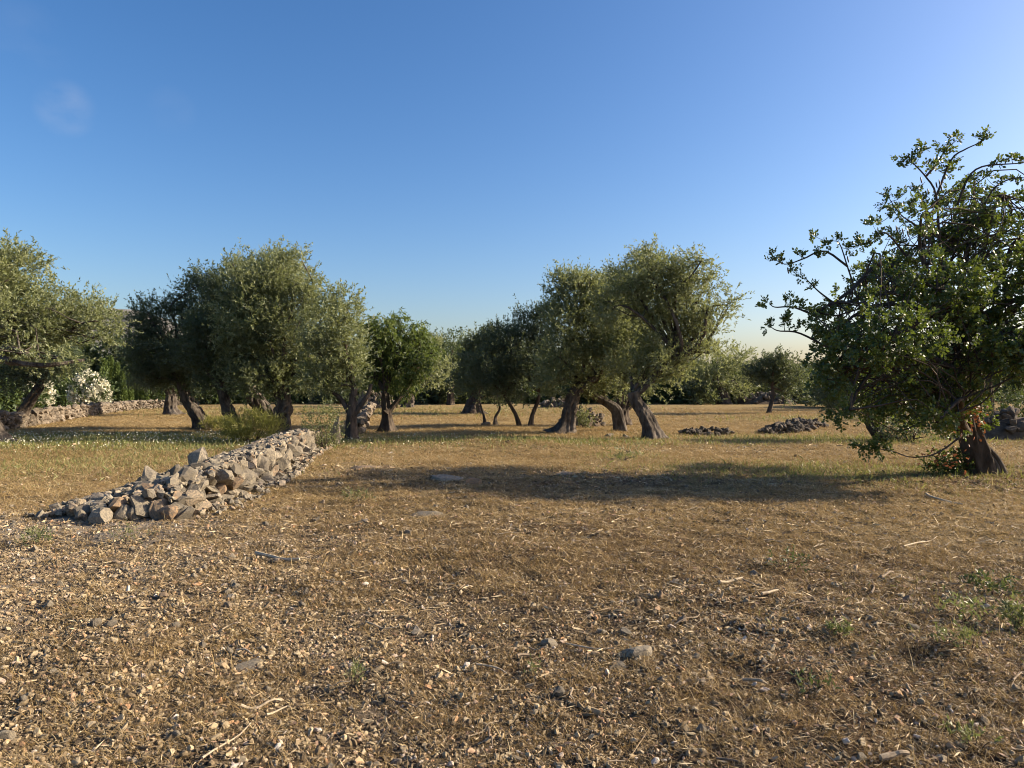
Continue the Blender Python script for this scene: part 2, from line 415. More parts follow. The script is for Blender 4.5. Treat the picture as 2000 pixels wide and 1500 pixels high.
def trunk_mesh(pts, radii, seed, gnarl=0.22, flare=0.9, nseg=40, rings=44, twist=3.0):
    P = spline(pts, rings); t = np.linspace(0, 1, rings)
    rr = np.interp(t, np.linspace(0, 1, len(radii)), radii) * 0.76
    rng = np.random.default_rng(seed)
    V, F = tube(P, np.ones(rings), nseg)
    V = V.reshape(rings, nseg, 3); D = V - P[:, None]
    a = np.arange(nseg) * 2 * math.pi / nseg
    ph = rng.uniform(0, 6.28, 6)
    g = 0.6 - 1.1 * np.abs(np.sin(4 * a[None] + twist * 0.8 * t[:, None] + ph[5])) ** 0.6 * 0.0 - 0.9 * (1 - np.abs(np.sin(3.5 * a[None] - twist * 0.9 * t[:, None] + ph[5] + 2.0 * np.sin(5 * t[:, None])))) ** 3 - 0.35 + 0.4 * np.sin(3 * a[None] + twist * t[:, None] + ph[0]) + 0.35 * np.sin(5 * a[None] - twist * 1.4 * t[:, None] + ph[1]) + 0.3 * np.sin(9 * a[None] + twist * 2 * t[:, None] + ph[2])
    nz = 0.6 * (vnoise((P[:, None] * 4 + D * 1.6).reshape(-1, 3), seed).reshape(rings, nseg) - 0.5) + 0.7 * (vnoise((P[:, None] * 11 + D * 3.0).reshape(-1, 3), seed + 3).reshape(rings, nseg) - 0.5)
    fl = np.exp(-t * 9)[:, None] * flare
    lobes = 0.7 + 0.4 * np.clip(np.sin(4 * a + ph[3]) + 0.6 * np.sin(7 * a + ph[4]), -0.8, 1.6)
    r = rr[:, None] * (1 + gnarl * g + 0.55 * gnarl * 2 * nz + fl * lobes[None])
    V = P[:, None] + D * r[..., None]
    V = V.reshape(-1, 3)
    top = np.vstack([V, P[-1:]])
    k0 = (rings - 1) * nseg
    T = np.stack([k0 + np.arange(nseg), k0 + (np.arange(nseg) + 1) % nseg, np.full(nseg, len(V))], 1)
    return top, [F, T]

class Acc:
    def __init__(s): s.V, s.F, s.R, s.n = [], {}, [], 0
    def add(s, V, F, r=0.5):
        for f in (F if isinstance(F, list) else [F]):
            f = np.asarray(f)
            if len(f): s.F.setdefault(f.shape[1], []).append(f + s.n)
        s.V.append(np.asarray(V)); s.n += len(V)
        s.R.append(np.broadcast_to(np.asarray(r, float), (len(V),)))
    def mesh(s, name, off=None, smooth=False):
        V = np.vstack(s.V)
        if off is not None: V = V - np.asarray(off)
        return mesh(name, V, [np.vstack(f) for f in s.F.values()], np.concatenate(s.R), smooth)

def leaves(rng, pos, ldir, L, Wd, rnd, shape='kite', curl=0.0):
    n = len(pos)
    L = np.broadcast_to(L, (n,))[:, None]; Wd = np.broadcast_to(Wd, (n,))[:, None]
    side = unit(np.cross(ldir, rng.normal(size=(n, 3))))
    nor = np.cross(ldir, side)
    if shape == 'kite':
        Q = np.stack([pos, pos + ldir * L * 0.45 + side * Wd / 2 + nor * curl * L, pos + ldir * L, pos + ldir * L * 0.45 - side * Wd / 2 + nor * curl * L], 1)
    else:
        Q = np.stack([pos, pos + ldir * L * 0.3 + side * Wd * 0.45, pos + ldir * L * 0.72 + side * Wd * 0.42, pos + ldir * L, pos + ldir * L * 0.72 - side * Wd * 0.42, pos + ldir * L * 0.3 - side * Wd * 0.45], 1)
    m = Q.shape[1]
    return Q.reshape(-1, 3), np.arange(n * m).reshape(n, m), np.repeat(rnd, m)

def clumps(rng, blobs, rc, cover, rmin=0.45):
    out_p, out_u = [], []
    for c, Rr in blobs:
        n = max(3, int(cover * 4 * (Rr[0] * Rr[1] + Rr[1] * Rr[2] + Rr[0] * Rr[2]) / 3 / rc ** 2))
        u = unit(rng.normal(size=(n, 3)))
        r = rng.uniform(rmin, 1.0, n) ** 0.7 * (0.74 + 0.40 * vnoise(u * 1.7 + c, 5))
        out_p.append(c + u * r[:, None] * Rr); out_u.append(u)
    return np.vstack(out_p), np.vstack(out_u)

def crown_geo(rng, blobs, rc=0.34, cover=1.0, twigs=9, lpt=13, L=0.11, Wd=0.035, up=0.45, droop=0.0, spread=0.55, zmin=None, ldown=0.0):
    p, u = clumps(rng, blobs, rc, cover)
    if zmin is not None:
        k = p[:, 2] > zmin; p, u = p[k], u[k]
    cr = rng.uniform(0, 1, len(p))
    T = len(p) * twigs; ti = np.repeat(np.arange(len(p)), twigs)
    st = p[ti] + rng.normal(size=(T, 3)) * 0.42 * rc
    di = unit(u[ti] * 0.6 + np.array([0, 0, up]) + rng.normal(size=(T, 3)) * spread)
    ln = rng.uniform(0.6, 1.35, T) * rc * 1.15
    n = T * lpt; li = np.repeat(np.arange(T), lpt)
    t = rng.uniform(0.0, 1.0, n)
    pos = st[li] + di[li] * (ln[li] * t)[:, None]
    pos[:, 2] -= droop * ln[li] * t ** 2
    ld = unit(di[li] * 0.75 + rng.normal(size=(n, 3)) * 0.55 + np.array([0, 0, -ldown]))
    rnd = np.clip(0.5 * cr[ti][li] + 0.5 * rng.uniform(0, 1, n), 0, 1)
    return leaves(rng, pos, ld, L * rng.uniform(0.7, 1.25, n), Wd * rng.uniform(0.75, 1.2, n), rnd), p

def limb_path(a, b, rng, sag=0.12, n=7):
    a, b = np.asarray(a), np.asarray(b)
    t = np.linspace(0, 1, n)[:, None]
    L = np.linalg.norm(b - a)
    p = a + (b - a) * t
    w = rng.normal(size=3) * 0.09 * L; w2 = rng.normal(size=3) * 0.05 * L
    return p + np.sin(t * math.pi) * (w + np.array([0, 0, sag * L])) + np.sin(2 * t * math.pi) * w2

def px_blobs(d, specs, rng, jit=0.0, tw=0.13):
    if isinstance(jit, tuple): jit, tw = jit
    out = []
    for s in specs:
        px, py, rx, ry = s[:4]
        off = s[4] if len(s) > 4 else rng.uniform(-jit, jit)
        dd = d + off
        out.append((P3(px, py, dd), np.array([max(1.10 * q / F_PX * dd - tw, 0.45 * q / F_PX * dd) for q in (rx, min(rx, ry * 1.3), ry)])))
    return out

NTRI = [0]
def tree(name, label, cat, d, trunks, specs, seed, leaf='olive', bark='bark', group=None, jit=0.5, crown_kw=None, gnarl=0.3, flare=0.7, sub=5, limb_r=(0.065, 0.018), limbs=True, twist=3.0, own_limbs=False):
    rng = np.random.default_rng(seed)
    blobs = px_blobs(d, specs, rng, jit)
    p0 = trunks[0][0][0]
    bx, by = P3(p0[0], HORIZON, d)[:2]
    base = np.array([bx, by, hg(bx, by)])
    root = thing(name, label, cat, base, group)
    ends = []
    for ti, (pp, rr) in enumerate(trunks):
        pts = [P3(q[0], q[1], d + (q[2] if len(q) > 2 else 0.0)) for q in pp]
        if ti == 0 or pp[0][1] > HORIZON + CAM_Z * F_PX / d - 25:
            pts[0][2] = hg(pts[0][0], pts[0][1]) - 0.12
        V, F = trunk_mesh(pts, rr, seed + ti, gnarl, flare if ti == 0 or pp[0][1] > HORIZON + 40 else 0.1, twist=twist)
        put('trunk', mesh('trunk', V - base, F, None, True), M[bark], root)
        ends.append((pts[-1], rr[-1]))
    kw = dict(rc=0.34, cover=1.0, twigs=9, lpt=13)
    kw.update(crown_kw or {})
    (V, F, r), cl = crown_geo(rng, blobs, **kw)
    NTRI[0] += 2 * len(F)
    if limbs:
        for c, Rr in blobs:
            e, er = min(ends[:1] if own_limbs else ends, key=lambda q: np.linalg.norm(q[0] - c))
            acc = Acc()
            pth = limb_path(e, c, rng)
            r0 = min(limb_r[0], er * 0.8)
            acc.add(*tube(pth, np.linspace(r0, limb_r[1], len(pth)), 7))
            near = cl[np.argsort(np.linalg.norm((cl - c) / Rr, axis=1))[:60]]
            near = near[rng.choice(len(near), min(sub, len(near)), replace=False)]
            for q in near:
                s = pth[rng.integers(3, len(pth))]
                sp = limb_path(s, q, rng, 0.08, 5)
                acc.add(*tube(sp, np.linspace(limb_r[1] * 0.9, 0.008, 5), 4))
            put('limb', acc.mesh('limb', base, True), M[bark], root)
    put('crown', mesh('crown', V - base, F, r), M[leaf], root)
    return root

# ------------------------------------------------------------------ rocks
def rock_mesh(name, seed, sub=2, planes=9, flat=0.75, rough=0.05, block=False):
    rng = np.random.default_rng(seed)
    bm = bmesh.new(); bmesh.ops.create_icosphere(bm, subdivisions=sub, radius=1.0)
    bm.verts.ensure_lookup_table()
    V = np.array([v.co[:] for v in bm.verts]); F = np.array([[v.index for v in f.verts] for f in bm.faces]); bm.free()
    if block:
        V = np.sign(V) * np.abs(V) ** 0.4; V = V * rng.uniform(0.8, 1.0, 3) @ np.linalg.qr(rng.normal(size=(3, 3)) * 0.25 + np.eye(3))[0]
    for _ in range(planes):
        n = unit(rng.normal(size=3)); dd = rng.uniform(0.34, 0.72) if not block else rng.uniform(0.5, 0.92)
        s = V @ n; over = s > dd
        V[over] -= (s[over] - dd)[:, None] * n
    V += (vnoise(V * 2.2 + seed, seed)[:, None] - 0.5) * rough * 4 * unit(V)
    V += rng.normal(size=V.shape) * rough * 0.35
    V *= np.array([1.0, rng.uniform(0.65, 0.95), rng.uniform(0.5, 0.8) * flat / 0.75])
    return V, F
ROCK = []
for s in range(14):
    V, F = rock_mesh('rock', 100 + s, 2 if s < 9 else 3, 14, 0.9, 0.075 if s < 9 else 0.05, True)
    ROCK.append(mesh('rock', V, F)); ROCK[-1].materials.append(M['stone'])
ROCKF, ROCKD = [], []
for s in range(8):
    V, F = rock_mesh('rock', 150 + s, 2, 11, 0.95, 0.08, True)
    ROCKF.append(mesh('far_rock', V, F)); ROCKF[-1].materials.append(M['stone_far'])
    ROCKD.append(mesh('dark_rock', V, F)); ROCKD[-1].materials.append(M['darkstone'])
PEB = [rock_mesh('p', 200 + s, 1, 6, 0.85, 0.12, True) for s in range(12)]
def octa(seed):
    rng = np.random.default_rng(seed)
    V = np.array([[1, 0, 0], [-1, 0, 0], [0, 1, 0], [0, -1, 0], [0, 0, .7], [0, 0, -.7]], float) * rng.uniform(0.6, 1.1, (6, 1)) + rng.normal(size=(6, 3)) * 0.16
    F = np.array([[0, 2, 4], [2, 1, 4], [1, 3, 4], [3, 0, 4], [2, 0, 5], [1, 2, 5], [3, 1, 5], [0, 3, 5]])
    return V, F
OCT = [octa(300 + s) for s in range(12)]

def rand_rot(rng, n):
    q = unit(rng.normal(size=(n, 4))); w, x, y, z = q.T
    return np.stack([np.stack([1 - 2 * (y * y + z * z), 2 * (x * y - z * w), 2 * (x * z + y * w)], 1),
                     np.stack([2 * (x * y + z * w), 1 - 2 * (x * x + z * z), 2 * (y * z - x * w)], 1),
                     np.stack([2 * (x * z - y * w), 2 * (y * z + x * w), 1 - 2 * (x * x + y * y)], 1)], 1)

def scatter_rocks(acc, rng, pos, size, tmpl, rnd):
    which = rng.integers(0, len(tmpl), len(pos))
    for k, (V, F) in enumerate(tmpl):
        s = np.where(which == k)[0]
        if not len(s): continue
        Rm = rand_rot(rng, len(s))
        W_ = np.einsum('nij,vj->nvi', Rm, V) * size[s][:, None, None] * np.array([1, 1, 0.8]) + pos[s][:, None]
        FF = (F[None] + (np.arange(len(s)) * len(V))[:, None, None]).reshape(-1, F.shape[1])
        acc.add(W_.reshape(-1, 3), FF, np.repeat(rnd[s], len(V)))

def stone(parent, x, y, z, sx, sy, sz, rot, pool=None, rng=None, name='stone'):
    pool = pool or ROCK
    me = pool[int(rng.integers(len(pool)))]
    return put(name, me, None, parent, (x, y, z), rot, (sx, sy, sz))

# ------------------------------------------------------------------ near broken dry stone wall
rng = np.random.default_rng(7)
WP = np.array([[-3.72, 8.35], [-3.72, 10.4], [-3.92, 12.1], [-4.4, 15.2], [-4.72, 18.0]])   # foot of the sunlit face
seg = np.append(0, np.cumsum(np.linalg.norm(np.diff(WP, axis=0), axis=1))); WL = seg[-1]
def wall_at(s):
    p = np.array([np.interp(s, seg, WP[:, 0]), np.interp(s, seg, WP[:, 1])])
    q = np.array([np.interp(s + 0.05, seg, WP[:, 0]), np.interp(s + 0.05, seg, WP[:, 1])]); q0 = np.array([np.interp(s - 0.05, seg, WP[:, 0]), np.interp(s - 0.05, seg, WP[:, 1])])
    t = unit(q - q0); return p, t, np.array([-t[1], t[0]])      # point, along, towards the left (wall body)
def wall_h(s): return float(np.interp(s, [0, 0.6, 2, 4, 7, 9, WL], [0.26, 0.40, 0.50, 0.52, 0.50, 0.52, 0.42]))
WROOT_XY = (-4.4, 8.4)
wall = thing('dry_stone_wall', 'low broken dry stone wall of grey limestone running away from the stony foreground', 'stone wall', (-4.4, 8.4, hg(-4.4, 8.4)))
WB = np.array(wall.location)
def wstone(p, z, s3, rot):
    s3 = tuple(0.9 * q for q in s3); z = z - 0.02
    return stone(wall, p[0] - WB[0], p[1] - WB[1], z - WB[2], *s3, rot, rng=rng)
# earth and rubble core
n = 40; prof = [(0.34, -0.1), (0.38, 0.6), (0.6, 0.78), (0.95, 0.58), (1.5, 0.16), (1.75, -0.1)]
cv = []
for s in np.linspace(0.6, WL, n):
    p, t, l = wall_at(s); h = wall_h(s)
    for o, k_ in prof:
        q = p + l * (o + 0.08 * rng.normal()); cv.append([q[0], q[1], hg(q[0], q[1]) + h * k_])
cv = np.array(cv) - WB; m = len(prof)
i = np.arange((n - 1) * (m - 1)); a = i // (m - 1) * m + i % (m - 1)
put('earth_core', mesh('earth_core', cv, [np.stack([a, a + 1, a + m + 1, a + m], 1)], None, True), M['earth'], wall)
count = 0
s = 0.0
while s < WL:                                         # sunlit face: two or three rough courses
    p, t, l = wall_at(s); h = wall_h(s); yaw = math.atan2(t[1], t[0])
    step = rng.uniform(0.18, 0.40)
    nc = int(rng.choice([1, 2, 3, 4], p=[0.07, 0.35, 0.4, 0.18]))
    z0 = hg(*p) - 0.04
    for c_ in range(nc):
        hh = h / nc * rng.uniform(0.9, 1.2)
        q = p + l * (0.13 + 0.03 * c_ + 0.12 * rng.random())
        wstone(q, z0 + hh * 0.5, (step * rng.uniform(0.5, 0.74), rng.uniform(0.15, 0.24), hh * rng.uniform(0.7, 1.05)), (rng.normal() * 0.3, rng.normal() * 0.3, yaw + rng.normal() * 0.4))
        z0 += hh * 0.92; count += 1
    s += step * 0.92
for k_ in range(15):                                   # near end
    u_ = k_ / 14
    x = -3.8 - 1.35 * u_ + rng.normal() * 0.05; y = 8.35 + rng.normal() * 0.10
    w_ = rng.uniform(0.12, 0.20)
    wstone((x, y), hg(x, y) + w_ * 0.55, (w_ * 1.05, w_ * 0.9, w_ * rng.uniform(1.1, 1.5)), (rng.normal() * 0.3, rng.normal() * 0.3, rng.uniform(0, 6.28))); count += 1
    if u_ < 0.95:
        x += 0.06; y += 0.22
        wstone((x, y), hg(x, y) + 0.24 * (1 - 0.5 * u_), (w_ * 1.2, w_, w_ * 0.9), (rng.normal() * 0.35, rng.normal() * 0.3, rng.uniform(0, 6.28))); count += 1
for x, y, z, a, b, c_ in ((-4.72, 9.35, 0.30, 0.19, 0.15, 0.17), (-4.42, 9.4, 0.45, 0.12, 0.1, 0.15), (-4.3, 9.75, 0.42, 0.26, 0.12, 0.12), (-4.05, 8.95, 0.42, 0.26, 0.16, 0.2),
                         (-4.6, 10.5, 0.5, 0.2, 0.16, 0.2), (-4.15, 8.75, 0.36, 0.2, 0.12, 0.15)):
    wstone((x, y), hg(x, y) + z, (a, b, c_ * 1.2), (rng.normal() * 0.2, rng.normal() * 0.25, rng.uniform(0, 3.1))); count += 1
for k_ in range(26):
    x, y = rng.uniform(-5.1, -3.9), rng.uniform(8.6, 9.5); w_ = rng.uniform(0.1, 0.2)
    wstone((x, y), hg(x, y) + 0.06 + 0.18 * (y - 8.5) * (1 - abs(x + 4.2)) + w_ * 0.3, (w_ * 1.1, w_, w_ * 0.9), (rng.normal() * 0.4, rng.normal() * 0.4, rng.uniform(0, 6.28))); count += 1
while count < 298:                                     # loose rubble on the top and down the left flank
    s = rng.uniform(0.15, WL) if rng.random() < 0.75 else rng.uniform(0.1, 4)
    p, t, l = wall_at(s); o = rng.uniform(0.25, 1.75); q = p + l * o
    h = wall_h(s) * float(np.interp(o, [0.14, 0.5, 0.95, 1.5, 1.75], [0.84, 0.84, 0.6, 0.18, 0]))
    w_ = rng.uniform(0.08, 0.2)
    wstone(q, hg(*q) + h + w_ * 0.1, (w_, w_ * rng.uniform(0.6, 0.95), w_ * rng.uniform(0.35, 0.75)), (rng.normal() * 0.35, rng.normal() * 0.35, rng.uniform(0, 6.28))); count += 1
acc = Acc(); nn = 3200
s_ = rng.uniform(0.0, WL, nn); o_ = np.where(rng.random(nn) < 0.1, rng.uniform(-0.25, 0.05, nn), rng.uniform(0.22, 1.95, nn))
pp = np.array([[*(wall_at(a)[0] + wall_at(a)[2] * b), wall_h(a) * np.interp(b, [0, 0.1, 0.14, .5, .95, 1.5, 1.75], [0, 0.1, .8, .86, .62, .2, 0])] for a, b in zip(s_, o_)])
sz = rng.uniform(0.025, 0.085, nn)
pp[:, 2] += hgt(pp[:, 0], pp[:, 1]) + sz * 0.5
scatter_rocks(acc, rng, pp - WB, sz, PEB, rng.uniform(0, 1, nn))
tag(put('rubble', acc.mesh('rubble'), M['rubble'], wall), kind='stuff')

def heap(name, label, cat, cx, cy, L, Wd, H, yaw, n, pool, seed, size=(0.08, 0.2), group=None, part='stone'):
    rng = np.random.default_rng(seed)
    root = thing(name, label, cat, (cx, cy, hg(cx, cy)), group)
    c_, s_ = math.cos(yaw), math.sin(yaw)
    for _ in range(n):
        u, v = rng.uniform(-1, 1), rng.uniform(-1, 1)
        if u * u + v * v > 1.05: continue
        x, y = u * L / 2, v * Wd / 2
        z = H * max(0, 1 - (u * u * 0.8 + v * v)) ** 0.7 * rng.uniform(0.55, 1.0)
        X, Y = c_ * x - s_ * y, s_ * x + c_ * y
        w = rng.uniform(*size)
        stone(root, X, Y, z + hg(cx + X, cy + Y) - root.location.z, w, w * rng.uniform(0.6, 0.9), w * rng.uniform(0.5, 1), (rng.normal() * 0.4, rng.normal() * 0.4, rng.uniform(0, 6.28)), pool, rng, part)
    nx = 14; u, v = np.meshgrid(np.linspace(-1, 1, nx), np.linspace(-1, 1, nx)); u = u.ravel(); v = v.ravel()
    z = H * np.clip(1 - (u * u * 0.8 + v * v), 0, 1) ** 0.7 * 0.75 - 0.08
    V = np.stack([c_ * u * L / 2 - s_ * v * Wd / 2, s_ * u * L / 2 + c_ * v * Wd / 2, z], 1)
    i = np.arange((nx - 1) ** 2); a = i // (nx - 1) * nx + i % (nx - 1)
    put('earth_core', mesh('earth_core', V, [np.stack([a, a + 1, a + nx + 1, a + nx], 1)], None, True), M['earth'], root)
    return root

def rubble_wall(name, label, path, height, width, n, pool, seed, size=(0.14, 0.26)):
    """coursed wall along a path of (x, y); up to 300 stones one by one"""
    rng = np.random.default_rng(seed)
    path = np.asarray(path, float)
    sg = np.append(0, np.cumsum(np.linalg.norm(np.diff(path, axis=0), axis=1))); L = sg[-1]
    B = np.array([*path[0], hg(*path[0])])
    root = thing(name, label, 'stone wall', B)
    rows = max(2, int(height / (size[0] * 1.25)))
    per = n // rows
    core = []
    for r in range(rows):
        for k in range(per):
            s = (k + 0.5 * (r % 2) + rng.uniform(-0.2, 0.2)) / per * L
            s = min(max(s, 0.01), L - 0.01)
            x, y = np.interp(s, sg, path[:, 0]), np.interp(s, sg, path[:, 1])
            x2, y2 = np.interp(s + 0.05, sg, path[:, 0]), np.interp(s + 0.05, sg, path[:, 1])
            hh = height * (0.75 + 0.5 * float(n2(x, y, 0.5, seed)[0]))
            z = (r + 0.5) / rows * hh
            w = L / per * rng.uniform(0.42, 0.72)
            stone(root, x - B[0] + rng.normal() * 0.03, y - B[1] + rng.normal() * 0.05, hg(x, y) - B[2] + z, w, width * 0.5, hh / rows * rng.uniform(0.7, 1.2),
                  (rng.normal() * 0.25, rng.normal() * 0.3, math.atan2(y2 - y, x2 - x) + rng.normal() * 0.35), pool, rng)
    for s in np.linspace(0, L, 30):
        x, y = np.interp(s, sg, path[:, 0]), np.interp(s, sg, path[:, 1])
        hh = height * (0.75 + 0.5 * float(n2(x, y, 0.5, seed)[0]))
        for o in (-0.12, 0.12):
            core.append([x - B[0], y - B[1] + o, hg(x, y) - B[2] - 0.1]); core.append([x - B[0], y - B[1] + o, hg(x, y) - B[2] + hh * 0.85])
    if n >= 200:
        ac = Acc(); nn = 1500; ss = rng.uniform(0, L, nn)
        x, y = np.interp(ss, sg, path[:, 0]), np.interp(ss, sg, path[:, 1]); hh = height * (0.75 + 0.5 * n2(x, y, 0.5, seed))
        off = rng.normal(0, width * 0.5, nn); sz = rng.uniform(0.05, 0.13, nn)
        ps = np.stack([x - B[0] + off * 0.5, y - B[1] - np.abs(off), hgt(x, y) - B[2] + hh * rng.uniform(0, 1.1, nn) * np.exp(-np.abs(off))], 1)
        scatter_rocks(ac, rng, ps, sz, PEB, rng.uniform(0, 1, nn))
        tag(put('rubble', ac.mesh('rubble'), M['rubble_warm'], root), kind='stuff')
    core = np.array(core); F = []
    for i in range(29):
        a = i * 4; b = a + 4
        F += [[a, b, b + 1, a + 1], [a + 1, b + 1, b + 3, a + 3], [a + 2, b + 2, b + 3, a + 3]]
    put('earth_core', mesh('earth_core', core, [np.array(F)]), M['earth'], root)
    return root

g = lambda px, py: tuple(G(px, py))
rubble_wall('dry_stone_wall', 'long warm-coloured fieldstone wall along the far left edge below the white flowering oleanders', [g(-80, 852), g(60, 833), g(150, 817), g(215, 807), g(265, 802), g(330, 799)], 0.6, 0.5, 300, ROCKF, 21, (0.11, 0.26))
rubble_wall('dry_stone_wall', 'short collapsed stone wall stub behind the dark forked trunk', [g(700, 850), g(712, 826), g(722, 808), g(728, 800)], 0.45, 0.45, 60, ROCKF, 22)
hp = G(728, 799); heap('stone_heap', 'rounded heap of pale stones behind the almond tree', 'stone heap', hp[0], hp[1] + 1.5, 2.6, 2.0, 1.1, 0, 90, ROCKF, 23, (0.12, 0.26))
hp = G(1140, 832); heap('stone_heap', 'sunlit stone heap right behind the leaning flared olive trunk', 'stone heap', hp[0], hp[1] + 0.5, 1.7, 1.6, 0.75, 0.3, 90, ROCKF, 24, (0.08, 0.18))
hp = G(1380, 848); heap('stone_heap', 'small low heap of dark stones alone in the dry field', 'stone heap', hp[0], hp[1], 1.7, 1.0, 0.24, 0.1, 120, ROCKD, 25, (0.06, 0.13))
hp = G(1535, 842); heap('stone_heap', 'long dark tumbled stone bank with one sunlit patch left of the carob', 'stone heap', hp[0] + 0.6, hp[1] + 0.8, 4.8, 1.4, 0.34, 0.85, 300, ROCKD, 26, (0.08, 0.17))
hp = G(1495, 789); heap('stone_heap', 'flat-topped grey stone platform in the distance behind the slim young trunk', 'stone heap', hp[0], hp[1], 4.6, 3.4, 0.85, 0, 160, ROCKD, 27, (0.18, 0.4))
hp = G(1975, 858); heap('stone_heap', 'dark overgrown stone bank behind the carob trunk', 'stone heap', hp[0] + 1.2, hp[1] + 1.0, 4.2, 1.8, 0.95, 0.0, 120, ROCKD, 28, (0.1, 0.22))
hp = G(1092, 795); heap('stone_heap', 'pale stone heap seen between the two thin leaning stems and the flared olive', 'stone heap', hp[0], hp[1], 2.6, 1.6, 0.7, 0, 70, ROCKF, 29, (0.12, 0.25))

# single stones that can be told apart
def lone(name, label, px, py, size, rot=(0, 0, 0), sink=0.3, pool=ROCK, k=0, cat='rock'):
    p = G(px, py); o = put(name, pool[k], None, None, (p[0], p[1], hg(*p) + size[2] * (0.5 - sink)), rot, size)
    return tag(o, label, cat)
lone('standing_stone', 'upright pale pitted stone standing at the far end of the broken wall', 655, 872, (0.17, 0.16, 0.55), (0.08, 0.1, 0.4), 0.0, k=2)
lone('standing_stone', 'upright squared stone post behind the dark forked trunk, shorter one', 703, 828, (0.16, 0.16, 0.5), (0.05, 0.08, 0.2), 0.0, ROCKF, 1)
lone('standing_stone', 'taller upright stone slab farther behind the dark forked trunk', 708, 806, (0.3, 0.2, 1.1), (0.0, 0.05, 0.1), 0.0, ROCKF, 3)
lone('boulder', 'tan rounded boulder beside the small twin-stemmed sapling', 950, 830, (0.26, 0.2, 0.19), (0, 0, 0.5), 0.35, ROCKF, 4)
lone('rock_slab', 'flat pale grey slab sunk in the gravel with a pointed tip', 475, 1310, (0.125, 0.085, 0.05), (0.05, 0.02, 0.45), 0.7, k=5)
lone('rock_outcrop', 'grey dimpled outcrop rising from the gravel at lower centre', 1240, 1288, (0.13, 0.12, 0.075), (0.05, 0.0, 0.3), 0.6, k=6)
lone('rock_outcrop', 'small pale outcrop beside and in front of the grey dimpled one', 1208, 1302, (0.075, 0.06, 0.045), (0.05, 0.0, 1.3), 0.6, k=7)
lone('rock_outcrop', 'wide pitted limestone outcrop in the sunlit grass before the long shadow', 838, 1010, (0.27, 0.2, 0.14), (0, 0, 0.2), 0.72, k=8)
lone('rock_outcrop', 'bluish pale rock lying in the long tree shadow', 922, 948, (0.17, 0.13, 0.13), (0.1, 0, 0.8), 0.4, k=9)
lone('rock_outcrop', 'broad low ledge of rock in the long shadow left of the bluish rock', 868, 940, (0.36, 0.24, 0.11), (0, 0, 0.1), 0.72, k=10)
lone('rock_outcrop', 'pale rock ledge at the upper edge of the long shadow near the wall', 720, 918, (0.5, 0.3, 0.12), (0, 0, 0.2), 0.72, k=11)
lone('rock_outcrop', 'low rock at the far edge of the long shadow in mid field', 1110, 925, (0.33, 0.2, 0.11), (0, 0, 0.6), 0.72, k=12)
lone('stone', 'grey stone between the two leaning olive trunks', 1190, 852, (0.21, 0.15, 0.14), (0, 0, 0.4), 0.4, k=3)
lone('stone', 'second grey stone just left of the leaning sunlit olive trunk', 1222, 853, (0.18, 0.14, 0.12), (0, 0, 1.4), 0.4, k=13)
lone('stone', 'brownish knobbly stone with dark hollow in the gravel at lower centre', 1093, 1366, (0.05, 0.04, 0.045), (0.2, 0.3, 0.4), 0.2, k=0)
lone('stone', 'pale round stone beside a bent straw at the bottom edge', 772, 1478, (0.033, 0.03, 0.03), (0.2, 0.1, 0.4), 0.2, k=1)
lone('stone', 'pointed grey stone above the pale wood chip at lower centre', 1075, 1262, (0.07, 0.05, 0.055), (0.4, 0.2, 0.9), 0.2, k=4)
lone('stone', 'rusty orange stone at the bottom left corner', 6, 1455, (0.05, 0.04, 0.05), (0.1, 0.2, 0.3), 0.2, k=6)

# fist-sized loose stones
rng = np.random.default_rng(77); placed = 0
while placed < 220:
    d = math.sqrt(rng.uniform(2.6 ** 2, 12.5 ** 2)); x = rng.uniform(-0.78, 0.78) * d
    if rng.random() > z_gravel(x, d)[0] * 0.6 + 0.4 * z_pale(x, d)[0]: continue
    if -5.6 < x < -3.6 and d > 8.2: continue
    r = rng.uniform(0.022, 0.05) * (1.0 if d > 4.5 else 0.75)
    o = put('loose_stone', ROCK[int(rng.integers(14))], None, None, (x, d, hg(x, d) + r * 0.25), (rng.normal() * 0.5, rng.normal() * 0.5, rng.uniform(0, 6.28)), (r, r * rng.uniform(0.75, 1), r * rng.uniform(0.7, 1.1)))
    tag(o, 'loose fist-sized limestone lying among gravel and dry grass', 'stone', 'loose stones scattered over the stony field'); placed += 1

# ------------------------------------------------------------------ olive trees, left group
OL = dict(rc=0.34, cover=1.9, twigs=11, lpt=17, L=0.09, Wd=0.031)
FAR = dict(rc=0.5, cover=1.1, twigs=8, lpt=10, L=0.19, Wd=0.065)
tree('olive_tree', 'broad sunlit olive at the left edge with gnarled root and long bare limbs', 'olive tree', 19.2,
     [([(-25, 868), (-40, 815), (-70, 760), (-60, 715)], [0.62, 0.42, 0.34, 0.26]), ([(-60, 720, 0), (-5, 702, -1.2), (30, 708, -1.6), (90, 713, -1.8), (165, 703, -1.4)], [0.17, 0.12, 0.085, 0.065, 0.04]), ([(-60, 715, 0), (0, 682, -1.2), (50, 690, -1.5), (75, 705, -1.0)], [0.15, 0.1, 0.08, 0.065])],
     [(20, 545, 85, 62), (-70, 590, 120, 100), (45, 625, 90, 70), (145, 607, 52, 42), (200, 628, 32, 36), (110, 655, 80, 24), (0, 650, 80, 42), (-130, 650, 110, 80), (185, 660, 40, 16), (15, 515, 45, 26), (120, 700, 60, 16, -1.6), (40, 690, 50, 18, -1.6)], 1, crown_kw=OL, limb_r=(0.06, 0.02), own_limbs=True)
